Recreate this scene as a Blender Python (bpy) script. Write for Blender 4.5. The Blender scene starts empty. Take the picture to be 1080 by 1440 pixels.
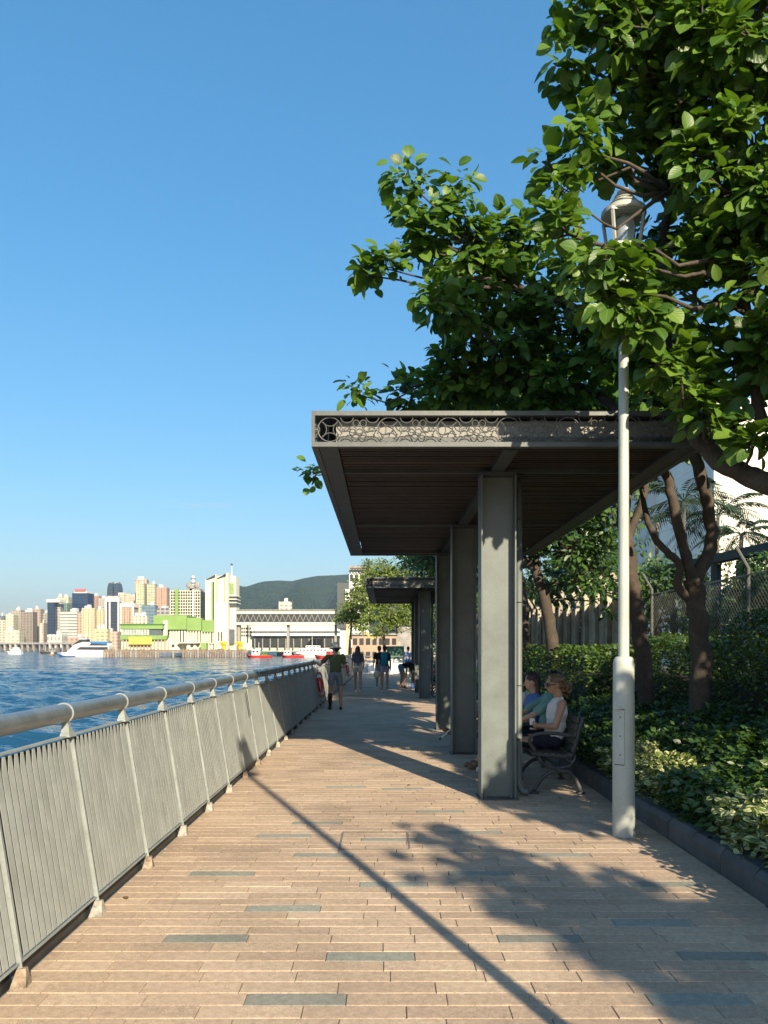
import bpy, math, random
import numpy as np
from mathutils import Vector, Matrix
R = math.radians
SC = bpy.context.scene
COL = SC.collection
random.seed(11)
RNG = np.random.default_rng(7)

# ------------------------------------------------------------------ camera
H = 1.6
F = 1080.0
cam_d = bpy.data.cameras.new('camera')
cam = bpy.data.objects.new('camera', cam_d); COL.objects.link(cam)
cam.location = (0, 0, H); cam.rotation_euler = (R(90), 0, 0)
cam_d.sensor_fit = 'VERTICAL'; cam_d.sensor_height = 24; cam_d.lens = 18.0
cam_d.shift_y = 192 / 1440; cam_d.clip_end = 30000; cam_d.clip_start = 0.05
SC.camera = cam

# ------------------------------------------------------------------ light
SUN_EL, SUN_AZ = R(26.5), R(20.9)       # sun stands behind the camera, to the right
sdir = Vector((math.cos(SUN_EL) * math.sin(SUN_AZ), -math.cos(SUN_EL) * math.cos(SUN_AZ), math.sin(SUN_EL)))
w = bpy.data.worlds.new('World'); SC.world = w; w.use_nodes = True
nt = w.node_tree
sky = nt.nodes.new('ShaderNodeTexSky'); sky.sky_type = 'NISHITA'; sky.sun_disc = False
sky.sun_elevation = SUN_EL
sky.sun_rotation = math.atan2(sdir.x, sdir.y)
sky.altitude = 0; sky.air_density = 1.3; sky.dust_density = 1.5; sky.ozone_density = 6.0
gm_ = nt.nodes.new('ShaderNodeGamma'); gm_.inputs[1].default_value = 0.685
hs_ = nt.nodes.new('ShaderNodeHueSaturation'); hs_.inputs['Saturation'].default_value = 1.42; hs_.inputs['Hue'].default_value = 0.4965; hs_.inputs['Value'].default_value = 1.04
nt.links.new(sky.outputs[0], gm_.inputs[0]); nt.links.new(gm_.outputs[0], hs_.inputs['Color'])
nt.links.new(hs_.outputs[0], nt.nodes['Background'].inputs[0])
nt.nodes['Background'].inputs[1].default_value = 0.15
sl = bpy.data.lights.new('sun', 'SUN'); sl.energy = 4.9; sl.angle = R(0.55); sl.color = (1.0, 0.85, 0.62)
so = bpy.data.objects.new('sun', sl); COL.objects.link(so)
so.rotation_euler = sdir.to_track_quat('Z', 'Y').to_euler()
so.location = (20, -50, 30)
SC.view_settings.view_transform = 'Standard'; SC.view_settings.look = 'None'
SC.view_settings.exposure = 1.0; SC.view_settings.gamma = 1.0
SC.cycles.max_bounces = 8; SC.cycles.transparent_max_bounces = 8; SC.cycles.volume_bounces = 0

# ------------------------------------------------------------------ helpers
VX, VY = 541.0, 912.0
def P(px, py, d): return Vector(((px - VX) / F * d, d, H + (VY - py) / F * d))
def PX(px, d): return (px - VX) / F * d
def PZ(py, d): return H + (VY - py) / F * d

def tag(o, label=None, cat=None, group=None, kind=None):
    if label: o['label'] = label
    if cat: o['category'] = cat
    if group: o['group'] = group
    if kind: o['kind'] = kind
    return o
def link(o, parent=None):
    COL.objects.link(o)
    if parent is not None: o.parent = parent
    return o
def empty(name, loc=(0, 0, 0), rz=0, label=None, cat=None, group=None, kind=None):
    o = bpy.data.objects.new(name, None); link(o); o.location = loc; o.rotation_euler = (0, 0, rz)
    o.empty_display_size = 0.1
    return tag(o, label, cat, group, kind)
def inst(name, mesh, parent, loc=(0, 0, 0), rot=(0, 0, 0), scale=(1, 1, 1)):
    o = bpy.data.objects.new(name, mesh); link(o, parent)
    o.location = loc; o.rotation_euler = rot; o.scale = scale
    return o
def copy_tree(o, parent=None):
    c = o.copy(); COL.objects.link(c); c.parent = parent
    for ch in list(o.children): copy_tree(ch, c)
    return c

class MB:
    def __init__(s): s.v = []; s.f = []
    def add(s, vs, fs):
        n = len(s.v); s.v.extend([tuple(v) for v in vs]); s.f.extend([tuple(i + n for i in f) for f in fs]); return s
    def box(s, x0, x1, y0, y1, z0, z1):
        return s.add([(x0,y0,z0),(x1,y0,z0),(x1,y1,z0),(x0,y1,z0),(x0,y0,z1),(x1,y0,z1),(x1,y1,z1),(x0,y1,z1)],
                     [(3,2,1,0),(4,5,6,7),(0,1,5,4),(1,2,6,5),(2,3,7,6),(3,0,4,7)])
    def cbox(s, x0, x1, y0, y1, z0, z1, b):      # chamfered on all vertical and top edges
        a = [(x0,y0),(x1,y0),(x1,y1),(x0,y1)]
        def ring(i, z):
            X0,X1,Y0,Y1 = x0+i,x1-i,y0+i,y1-i
            return [(X0+b,Y0,z),(X1-b,Y0,z),(X1,Y0+b,z),(X1,Y1-b,z),(X1-b,Y1,z),(X0+b,Y1,z),(X0,Y1-b,z),(X0,Y0+b,z)]
        vs = ring(0,z0)+ring(0,z1-b)+ring(b*.8,z1)
        fs = [tuple(range(7,-1,-1)), tuple(range(16,24))]
        for k in (0,8):
            for i in range(8): j=(i+1)%8; fs.append((k+i,k+j,k+8+j,k+8+i))
        return s.add(vs, fs)
    def mbox(s, M, sx, sy, sz):
        vs = [M @ Vector((x*sx/2, y*sy/2, z*sz/2)) for z in (-1,1) for x,y in ((-1,-1),(1,-1),(1,1),(-1,1))]
        return s.add(vs, [(3,2,1,0),(4,5,6,7),(0,1,5,4),(1,2,6,5),(2,3,7,6),(3,0,4,7)])
    def bar(s, a, b, wx, wz, up=(0,0,1)):
        a, b = Vector(a), Vector(b); d = (b-a); L = d.length; d.normalize(); u = Vector(up)
        x = d.cross(u)
        if x.length < 1e-4: x = d.cross(Vector((1,0,0)))
        x.normalize(); u = x.cross(d)
        M = Matrix((x, d, u)).transposed().to_4x4(); M.translation = (a+b)/2
        return s.mbox(M, wx, L, wz)
    def tube(s, pts, rad, n=8, cap=True, flat=None):
        pts = [Vector(p) for p in pts]
        if not hasattr(rad, '__len__'): rad = [rad]*len(pts)
        base = len(s.v); ref = None
        for i, p in enumerate(pts):
            t = (pts[min(i+1,len(pts)-1)] - pts[max(i-1,0)]).normalized()
            if ref is None:
                ref = Vector((1,0,0)) if abs(t.x) < .8 else Vector((0,0,1))
            x = (ref - t*ref.dot(t)).normalized(); ref = x; y = t.cross(x)
            for k in range(n):
                a = 2*math.pi*k/n
                s.v.append(tuple(p + (x*math.cos(a) + y*math.sin(a)*(flat or 1))*rad[i]))
        for i in range(len(pts)-1):
            for k in range(n):
                a = base+i*n+k; b = base+i*n+(k+1)%n
                s.f.append((a, b, b+n, a+n))
        if cap:
            s.f.append(tuple(base+k for k in range(n-1,-1,-1)))
            e = base+(len(pts)-1)*n
            s.f.append(tuple(e+k for k in range(n)))
        return s
    def lathe(s, prof, n=24, loc=(0,0,0), ax=None):
        base = len(s.v)
        for r, z in prof:
            for k in range(n):
                a = 2*math.pi*k/n
                s.v.append((loc[0]+r*math.cos(a), loc[1]+r*math.sin(a), loc[2]+z))
        for i in range(len(prof)-1):
            for k in range(n):
                a = base+i*n+k; b = base+i*n+(k+1)%n
                s.f.append((a,b,b+n,a+n))
        s.f.append(tuple(base+k for k in range(n-1,-1,-1)))
        e = base+(len(prof)-1)*n; s.f.append(tuple(e+k for k in range(n)))
        return s
    def prism(s, poly, y0, y1, axis='y'):       # poly in (x,z), extruded along y ; or axis x: poly (y,z) extruded along x
        n = len(poly)
        if axis == 'y': vs = [(a,y0,b) for a,b in poly]+[(a,y1,b) for a,b in poly]
        elif axis == 'x': vs = [(y0,a,b) for a,b in poly]+[(y1,a,b) for a,b in poly]
        else: vs = [(a,b,y0) for a,b in poly]+[(a,b,y1) for a,b in poly]
        fs = [tuple(range(n-1,-1,-1)), tuple(range(n,2*n))]+[(i,(i+1)%n,n+(i+1)%n,n+i) for i in range(n)]
        return s.add(vs, fs)
    def ring(s, c, r, t, u, v, n=20, m=5, e=1.0, a0=0, a1=2*math.pi):   # torus (or arc) in plane u,v ; e squashes along v
        c, u, v = Vector(c), Vector(u), Vector(v); w = u.cross(v)
        full = abs(a1-a0-2*math.pi) < 1e-3
        K = n if full else n+1; base = len(s.v)
        for i in range(K):
            a = a0+(a1-a0)*i/n
            d = (u*math.cos(a)+v*math.sin(a)*e); p = c+d*r; dn = d.normalized()
            for j in range(m):
                b = 2*math.pi*j/m
                s.v.append(tuple(p+(dn*math.cos(b)+w*math.sin(b))*t))
        for i in range(n):
            for j in range(m):
                a = base+i*m+j; b = base+i*m+(j+1)%m
                a2 = base+((i+1)%K)*m+j; b2 = base+((i+1)%K)*m+(j+1)%m
                s.f.append((a,b,b2,a2))
        return s
    def ell(s, c, r, M=None, nu=12, nv=8):
        c = Vector(c); M = M or Matrix.Identity(3); base = len(s.v)
        s.v.append(tuple(c+M@Vector((0,0,-r[2]))))
        for i in range(1,nv):
            t = math.pi*i/nv
            for k in range(nu):
                a = 2*math.pi*k/nu
                s.v.append(tuple(c+M@Vector((r[0]*math.sin(t)*math.cos(a), r[1]*math.sin(t)*math.sin(a), -r[2]*math.cos(t)))))
        s.v.append(tuple(c+M@Vector((0,0,r[2])))); top = len(s.v)-1
        for k in range(nu): s.f.append((base, base+1+(k+1)%nu, base+1+k))
        for i in range(nv-2):
            for k in range(nu):
                a = base+1+i*nu+k; b = base+1+i*nu+(k+1)%nu
                s.f.append((a,b,b+nu,a+nu))
        l = base+1+(nv-2)*nu
        for k in range(nu): s.f.append((l+k, l+(k+1)%nu, top))
        return s
    def cap(s, a, b, ra, rb, n=10):               # capsule with two radii
        a, b = Vector(a), Vector(b); d = b-a; L = d.length
        if L < 1e-5: return s.ell(a,(ra,ra,ra))
        d.normalize()
        pts = []; rad = []
        for t in (-85,-60,-30,0): pts.append(a+d*ra*math.sin(R(t))); rad.append(ra*math.cos(R(t)))
        for t in (0,30,60,85): pts.append(b+d*rb*math.sin(R(t))); rad.append(rb*math.cos(R(t)))
        return s.tube(pts, rad, n)
    def mesh(s, name, mat=None, smooth=False):
        m = bpy.data.meshes.new(name); m.from_pydata(s.v, [], s.f); m.update()
        if smooth: m.polygons.foreach_set('use_smooth', [True]*len(m.polygons))
        if mat: m.materials.append(mat)
        return m
    def build(s, name, mat, parent=None, smooth=False, label=None, cat=None, group=None, kind=None, loc=(0,0,0)):
        o = bpy.data.objects.new(name, s.mesh(name, mat, smooth)); link(o, parent); o.location = loc
        if smooth == 'auto':
            o.data.set_sharp_from_angle(angle=R(40))
        return tag(o, label, cat, group, kind)

# ------------------------------------------------------------------ materials
MATS = {}
def newmat(name):
    m = bpy.data.materials.new(name); m.use_nodes = True
    t = m.node_tree; b = t.nodes['Principled BSDF']
    return m, t, b
def N(t, typ, **kw):
    n = t.nodes.new(typ)
    for k, v in kw.items():
        if k.startswith('i_'):
            key = k[2:]; key = int(key) if key.isdigit() else key.replace('_',' ')
            n.inputs[key].default_value = v
        else: setattr(n, k, v)
    return n
def ramp(t, fac, stops):
    r = t.nodes.new('ShaderNodeValToRGB'); e = r.color_ramp.elements
    while len(e) < len(stops): e.new(0.5)
    for x, (p, c) in zip(e, stops): x.position = p; x.color = (*c, 1) if len(c) == 3 else c
    t.links.new(fac, r.inputs[0]); return r.outputs[0]
def mixc(t, fac, a, b, mode='MIX'):
    m = t.nodes.new('ShaderNodeMix'); m.data_type = 'RGBA'; m.blend_type = mode
    for s, x in ((m.inputs[0], fac), (m.inputs[6], a), (m.inputs[7], b)):
        if hasattr(x, 'is_output') or hasattr(x, 'links'): t.links.new(x, s)
        elif isinstance(x, (int, float)): s.default_value = x
        else: s.default_value = (*x, 1)
    return m.outputs[2]
def math_(t, op, a, b=None):
    m = t.nodes.new('ShaderNodeMath'); m.operation = op
    for s, x in ((m.inputs[0], a), (m.inputs[1], b)):
        if x is None: continue
        if hasattr(x, 'links'): t.links.new(x, s)
        else: s.default_value = x
    return m.outputs[0]
def shade(c, k): return tuple(min(1, x*k) for x in c)
def surf(name, col, rough=0.6, var=0.18, scale=3.0, bump=0.05, bscale=60.0, spec=0.5, metal=0, col2=None, stain=None, stain_scale=1.2, stain_amt=.5, island=0, objr=0, streak=0):
    """painted / stone / cloth surface: two-scale colour mottling, optional stains, per-piece variation, fine relief"""
    if name in MATS: return MATS[name]
    m, t, b = newmat(name); L = t.links.new
    tc = N(t, 'ShaderNodeTexCoord'); oi = N(t, 'ShaderNodeObjectInfo')
    ad = N(t, 'ShaderNodeVectorMath', operation='ADD'); L(tc.outputs['Object'], ad.inputs[0])
    cmb = N(t, 'ShaderNodeCombineXYZ'); L(oi.outputs['Random'], cmb.inputs[0]); L(oi.outputs['Random'], cmb.inputs[1])
    s2 = N(t, 'ShaderNodeVectorMath', operation='SCALE'); L(cmb.outputs[0], s2.inputs[0]); s2.inputs['Scale'].default_value = 37.0
    L(s2.outputs[0], ad.inputs[1]); vec = ad.outputs[0]
    n1 = N(t, 'ShaderNodeTexNoise', i_Scale=scale, i_Detail=5.0, i_Roughness=.6); L(vec, n1.inputs['Vector'])
    n2 = N(t, 'ShaderNodeTexNoise', i_Scale=bscale, i_Detail=3.0); L(vec, n2.inputs['Vector'])
    c2 = col2 or shade(col, 1-var*1.6)
    c = ramp(t, n1.outputs[0], [(.3, c2), (.7, shade(col, 1+var*.5) if not col2 else col)])
    c = mixc(t, .5*var, c, ramp(t, n2.outputs[0], [(.3,(0.15,.15,.15)),(.7,(.9,.9,.9))]), 'OVERLAY')
    if stain:
        n3 = N(t, 'ShaderNodeTexNoise', i_Scale=stain_scale, i_Detail=8.0, i_Roughness=.7)
        if streak:
            mp = N(t, 'ShaderNodeMapping'); mp.inputs['Scale'].default_value = (1,1,streak); L(vec, mp.inputs[0]); L(mp.outputs[0], n3.inputs['Vector'])
        else: L(vec, n3.inputs['Vector'])
        c = mixc(t, ramp(t, n3.outputs[0], [(.5,(0,0,0)),(.72,(stain_amt,)*3)]), c, stain)
    if island or objr:
        if island:
            g = N(t, 'ShaderNodeNewGeometry'); rv = g.outputs['Random Per Island']
        else: rv = oi.outputs['Random']
        k = island or objr
        c = mixc(t, 1.0, c, ramp(t, rv, [(0,(1-k,)*3),(.5,(1-k*.45,1-k*.5,1-k*.5)),(1,(1,1,1))]), 'MULTIPLY')
    L(c, b.inputs['Base Color'])
    r = ramp(t, n1.outputs[0], [(.3,(rough*.85,)*3),(.7,(min(1,rough*1.15),)*3)]); L(r, b.inputs['Roughness'])
    b.inputs['Specular IOR Level'].default_value = spec; b.inputs['Metallic'].default_value = metal
    if bump:
        bp = N(t, 'ShaderNodeBump', i_Strength=bump, i_Distance=.01); L(n2.outputs[0], bp.inputs['Height']); L(bp.outputs[0], b.inputs['Normal'])
    MATS[name] = m; return m
def leafmat(name, c0, c1, c2, rough=.38, trans=.25, edge=None, spec=.5):
    """leaf: colour varies from leaf to leaf, veins relief, a little light passes through"""
    if name in MATS: return MATS[name]
    m, t, b = newmat(name); L = t.links.new
    g = N(t, 'ShaderNodeNewGeometry'); oi = N(t, 'ShaderNodeObjectInfo')
    rv = math_(t, 'FRACT', math_(t, 'ADD', g.outputs['Random Per Island'], oi.outputs['Random']))
    c = ramp(t, rv, [(0, c0), (.5, c1), (.93, c2), (1, shade(c2, 1.15))])
    at = N(t, 'ShaderNodeAttribute', attribute_name='lf')      # x: across, y: along the leaf
    sx = N(t, 'ShaderNodeSeparateXYZ'); L(at.outputs['Vector'], sx.inputs[0])
    if edge:
        n = N(t, 'ShaderNodeTexNoise', i_Scale=18.0, i_Detail=2.0); tc = N(t,'ShaderNodeTexCoord'); L(tc.outputs['Object'], n.inputs['Vector'])
        e = math_(t, 'ADD', math_(t, 'ABSOLUTE', sx.outputs[0]), math_(t, 'MULTIPLY', math_(t,'SUBTRACT', n.outputs[0], .5), 1.1))
        e = math_(t, 'ADD', e, math_(t, 'MULTIPLY', math_(t, 'SUBTRACT', rv, .5), .9))
        c = mixc(t, ramp(t, e, [(.50,(0,0,0)),(.68,(1,1,1))]), c, edge)
    mid = ramp(t, math_(t, 'ABSOLUTE', sx.outputs[0]), [(0,(.55,)*3),(.09,(0,0,0))])
    c = mixc(t, mid, c, shade(c2, 1.5))
    bf = g.outputs['Backfacing']
    c = mixc(t, math_(t, 'MULTIPLY', bf, .45), c, shade(c2, 1.1))
    L(c, b.inputs['Base Color'])
    b.inputs['Roughness'].default_value = rough; b.inputs['Specular IOR Level'].default_value = spec
    wv = math_(t, 'SINE', math_(t, 'MULTIPLY', math_(t, 'SUBTRACT', sx.outputs[1], math_(t, 'MULTIPLY', math_(t,'ABSOLUTE', sx.outputs[0]), .35)), 38.0))
    bp = N(t, 'ShaderNodeBump', i_Strength=.13, i_Distance=.004); L(wv, bp.inputs['Height']); L(bp.outputs[0], b.inputs['Normal'])
    tr = N(t, 'ShaderNodeBsdfTranslucent'); L(mixc(t, 1.0, c, (1.5,1.6,.6), 'MULTIPLY'), tr.inputs[0])
    mx = N(t, 'ShaderNodeMixShader'); mx.inputs[0].default_value = trans
    L(b.outputs[0], mx.inputs[1]); L(tr.outputs[0], mx.inputs[2]); L(mx.outputs[0], t.nodes['Material Output'].inputs[0])
    MATS[name] = m; return m
def facade(name, wall, win, bay=3.5, floor=3.2, fx=.5, fz=.5, rough=.7, band=None):
    """far tower: window grid too small to pick apart"""
    if name in MATS: return MATS[name]
    m, t, b = newmat(name); L = t.links.new
    tc = N(t, 'ShaderNodeTexCoord'); s = N(t, 'ShaderNodeSeparateXYZ'); L(tc.outputs['Object'], s.inputs[0])
    hx = math_(t, 'ADD', s.outputs[0], math_(t, 'MULTIPLY', s.outputs[1], 1.0))
    gx = math_(t, 'LESS_THAN', math_(t, 'FRACT', math_(t, 'DIVIDE', hx, bay)), fx)
    gz = math_(t, 'LESS_THAN', math_(t, 'FRACT', math_(t, 'DIVIDE', s.outputs[2], floor)), fz)
    g = math_(t, 'MULTIPLY', gx, gz)
    if band:
        gb = math_(t, 'LESS_THAN', math_(t, 'FRACT', math_(t, 'DIVIDE', hx, band[0])), band[1])
        g = math_(t, 'MAXIMUM', g, gb)
    n = N(t, 'ShaderNodeTexNoise', i_Scale=.35, i_Detail=6.0); L(tc.outputs['Object'], n.inputs['Vector'])
    wn = N(t, 'ShaderNodeTexWhiteNoise'); wn.noise_dimensions = '3D'
    cb = N(t, 'ShaderNodeCombineXYZ'); L(math_(t,'FLOOR',math_(t,'DIVIDE',hx,bay)), cb.inputs[0]); L(math_(t,'FLOOR',math_(t,'DIVIDE',s.outputs[2],floor)), cb.inputs[2]); L(cb.outputs[0], wn.inputs[0])
    wc = mixc(t, math_(t,'MULTIPLY',wn.outputs[0],.35), win, wall)
    c = ramp(t, n.outputs[0], [(.3, shade(wall,.85)), (.7, wall)])
    c = mixc(t, g, c, wc); L(c, b.inputs['Base Color'])
    L(math_(t, 'SUBTRACT', rough, math_(t,'MULTIPLY', g, .35)), b.inputs['Roughness'])
    MATS[name] = m; return m

# ------------------------------------------------------------------ leaves
def leaf_template(kind):
    if kind == 'broad': st = [(0,.03),(.1,.29),(.36,.45),(.66,.40),(.88,.21)]; droop=.24; fold=.16
    elif kind == 'oval': st = [(0,.02),(.3,.24),(.65,.22)]; droop=.15; fold=.1
    else: st = [(0,.05),(.48,.31)]; droop=.12; fold=.1
    V=[]; A=[]; Fc=[]
    for (y,wd) in st:
        z0 = -droop*y*y
        V += [(-wd, y, z0+fold*wd*1.2),(0,y,z0),(wd,y,z0+fold*wd*1.2)]; A += [(-1,y,0),(0,y,0),(1,y,0)]
    V.append((0,1.0,-droop)); A.append((0,1,0)); n=len(st)
    for i in range(n-1):
        for k in (0,1):
            a=3*i+k; Fc += [(a,a+1,a+4),(a,a+4,a+3)]
    a=3*(n-1); Fc += [(a,a+1,3*n),(a+1,a+2,3*n)]
    return np.array(V,float), np.array(A,float), np.array(Fc,int)
TPL = {k: leaf_template(k) for k in ('broad','oval','tiny')}
def leaf_frames(D, Nn):
    D = D/np.linalg.norm(D,axis=1,keepdims=True)
    Z = Nn-(Nn*D).sum(1,keepdims=True)*D; Z /= (np.linalg.norm(Z,axis=1,keepdims=True)+1e-9)
    X = np.cross(D,Z)
    return np.stack([X,D,Z],axis=2)
def leaves_mesh(name, pos, Fr, size, kind, mat, wscale=None):
    V,A,Fc = TPL[kind]; M=len(pos); nv=len(V)
    if M == 0: M=0
    ws = np.ones(M) if wscale is None else wscale
    loc = V[None]*np.stack([size*ws,size,size],1)[:,None,:]
    W = np.einsum('mij,mvj->mvi',Fr,loc)+pos[:,None,:]
    me = bpy.data.meshes.new(name)
    me.vertices.add(M*nv); me.vertices.foreach_set('co', W.reshape(-1).astype(np.float32))
    T = (Fc[None]+(np.arange(M)*nv)[:,None,None]).reshape(-1,3)
    me.loops.add(len(T)*3); me.loops.foreach_set('vertex_index', T.reshape(-1).astype(np.int32))
    me.polygons.add(len(T)); me.polygons.foreach_set('loop_start', (np.arange(len(T))*3).astype(np.int32))
    me.polygons.foreach_set('use_smooth', np.ones(len(T),bool))
    me.update(calc_edges=True)
    at = me.attributes.new('lf','FLOAT_VECTOR','POINT'); at.data.foreach_set('vector', np.tile(A,(M,1)).reshape(-1).astype(np.float32))
    me.materials.append(mat); return me
def leaf_single(name, kind, mat):
    return leaves_mesh(name, np.zeros((1,3)), np.eye(3)[None], np.ones(1), kind, mat)
def put_leaves(thing, pos, Fr, size, kind, mat, nparts=0, crown='crown', origin=None, part='leaf', ws=None):
    """the leaves that show largest become parts of their own, the rest one crown"""
    origin = np.array(origin if origin is not None else thing.location)
    ws = np.ones(len(pos)) if ws is None else ws
    if nparts:
        px = VX+pos[:,0]/pos[:,1].clip(.1)*F; py = VY-(pos[:,2]-H)/pos[:,1].clip(.1)*F
        inside = (px>0)&(px<1080)&(py>0)&(py<1440)&(pos[:,1]>.5)
        dist = np.linalg.norm(pos-np.array([0,0,H]),axis=1)/size
        dist[~inside] = 1e6
        idx = np.argsort(dist)[:nparts*3]
        # keep the leaves in front and not hidden: take every candidate in a screen cell once
        seen=set(); pick=[]
        for i in idx:
            c=(int(px[i]//9),int(py[i]//9))
            if c in seen or dist[i]>=1e6: continue
            seen.add(c); pick.append(i)
            if len(pick)>=nparts: break
        mesh1 = leaf_single(part+'_blade', kind, mat)
        for i in pick:
            o = bpy.data.objects.new(part, mesh1); link(o, thing)
            M = Matrix([list(r) for r in Fr[i]]).to_4x4() @ Matrix.Diagonal((size[i]*ws[i],size[i],size[i],1))
            M.translation = Vector(pos[i]-origin); o.matrix_local = M
        keep = np.ones(len(pos),bool); keep[pick]=False
        pos,Fr,size,ws = pos[keep],Fr[keep],size[keep],ws[keep]
    o = bpy.data.objects.new(crown, leaves_mesh(crown, pos-origin, Fr, size, kind, mat, ws)); link(o, thing)
    o['kind'] = 'stuff'
    return o

# ================================================================== SETTING
WATER = -2.6
# ---- sea: one sheet to the horizon, real waves near, finer ripple in the relief
def build_sea():
    rows = np.concatenate([[-30,-15,-6,-2], np.geomspace(0.6, 1, 3), 1+np.cumsum(np.geomspace(.16, 1.1, 260)),])
    y = [v for v in rows]; st = 1.1
    while y[-1] < 7000: st *= 1.06; y.append(y[-1]+st)
    y = np.array(y); nx = 230
    u = np.linspace(0,1,nx)**1.6
    X = -2.05 - u[None,:]*(40+1.1*np.abs(y)[:,None]); Y = np.repeat(y[:,None],nx,1)
    dx = np.abs(np.diff(X,axis=1,append=X[:,-1:])); dy = np.gradient(y)[:,None]
    cell = np.maximum(dy, np.maximum(dx,np.roll(dx,1,1)))
    Z = np.zeros_like(X); rng = np.random.default_rng(3)
    for k in range(46):
        lam = 0.7*1.075**k; a = rng.normal(R(205),.75); kx,ky = math.cos(a)*2*math.pi/lam, math.sin(a)*2*math.pi/lam
        amp = .013*lam**.75*(1 if lam<7 else (7/lam)**1.5)*.9
        wgt = np.clip((lam/cell-2.2)/2.5,0,1)
        ph = kx*X+ky*Y+rng.uniform(0,6.28)+.7*np.sin(.05*X+.03*Y*rng.uniform(.5,2))
        s_ = np.sin(ph); Z += wgt*amp*(s_+.35*np.cos(2*ph))
    V = np.stack([X,Y,Z+WATER],2).reshape(-1,3); ny=len(y)
    i = np.arange(ny-1)[:,None]*nx+np.arange(nx-1)[None]
    Fq = np.stack([i,i+nx,i+nx+1,i+1],2).reshape(-1,4)
    me = bpy.data.meshes.new('sea'); me.from_pydata(V.tolist(),[],Fq.tolist()); me.polygons.foreach_set('use_smooth',[True]*len(Fq)); me.update()
    m,t,b = newmat('sea_water'); L=t.links.new
    tc=N(t,'ShaderNodeTexCoord')
    mp=N(t,'ShaderNodeMapping'); mp.inputs['Scale'].default_value=(.75,1.25,1); mp.inputs['Rotation'].default_value=(0,0,R(20)); L(tc.outputs['Object'],mp.inputs[0])
    n1=N(t,'ShaderNodeTexNoise',i_Scale=1.1,i_Detail=7.0,i_Roughness=.62); L(mp.outputs[0],n1.inputs['Vector'])
    n2=N(t,'ShaderNodeTexNoise',i_Scale=.16,i_Detail=6.0,i_Roughness=.6); L(mp.outputs[0],n2.inputs['Vector'])
    n3=N(t,'ShaderNodeTexNoise',i_Scale=.012,i_Detail=4.0); L(mp.outputs[0],n3.inputs['Vector'])
    # ripple facets as direct slopes: they keep their steepness however far away they are seen
    def slope(n,k):
        v=N(t,'ShaderNodeVectorMath',operation='SUBTRACT'); L(n.outputs['Color'],v.inputs[0]); v.inputs[1].default_value=(.5,.5,.5)
        u=N(t,'ShaderNodeVectorMath',operation='MULTIPLY'); L(v.outputs[0],u.inputs[0]); u.inputs[1].default_value=(k,k,0); return u.outputs[0]
    gn=N(t,'ShaderNodeNewGeometry')
    a1=N(t,'ShaderNodeVectorMath',operation='ADD'); L(slope(n1,2.3),a1.inputs[0]); L(slope(n2,2.1),a1.inputs[1])
    a2=N(t,'ShaderNodeVectorMath',operation='ADD'); L(a1.outputs[0],a2.inputs[0]); L(gn.outputs['Normal'],a2.inputs[1])
    nz=N(t,'ShaderNodeVectorMath',operation='NORMALIZE'); L(a2.outputs[0],nz.inputs[0]); L(nz.outputs[0],b.inputs['Normal'])
    c=ramp(t,n3.outputs[0],[(.35,(.010,.050,.105)),(.65,(.016,.070,.130))]); L(c,b.inputs['Base Color'])
    b.inputs['Roughness'].default_value=.12; b.inputs['IOR'].default_value=1.33; b.inputs['Specular IOR Level'].default_value=.4
    me.materials.append(m)
    o=bpy.data.objects.new('sea',me); link(o); o['kind']='structure'; return o
build_sea()

M_conc = surf('concrete_weathered',(.30,.29,.27),.85,.25,1.5,.25,40,stain=(.12,.11,.10),stain_amt=.5)
M_soil = surf('soil',(.060,.045,.032),.95,.4,6,.6,40)
# ---- land: a quay edge towards the water, open ground inland
mb=MB(); mb.prism([(-2.02,-9),(3000,-9),(3000,-.06),(-2.02,-.06)],-60,54); ground=mb.build('ground',surf('ground_concrete',(.13,.125,.115),.9,.25,.6,.2,20),kind='structure')
mb=MB(); mb.prism([(-5,-9),(3000,-9),(3000,-.06),(-5,-.06)],54.004,430); mb.build('quay_ground',MATS['ground_concrete'],kind='structure')
mb=MB(); mb.prism([(-60,-9),(3000,-9),(3000,-.4),(-60,-.4)],430.004,7000); mb.build('far_ground',surf('far_ground',(.10,.13,.07),.9,.3,.02,0,20),kind='structure')
# quay coping
mb=MB(); mb.box(-2.08,-1.76,-6,54,-.35,-.012); mb.build('quay_coping',M_conc,kind='structure')
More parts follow.
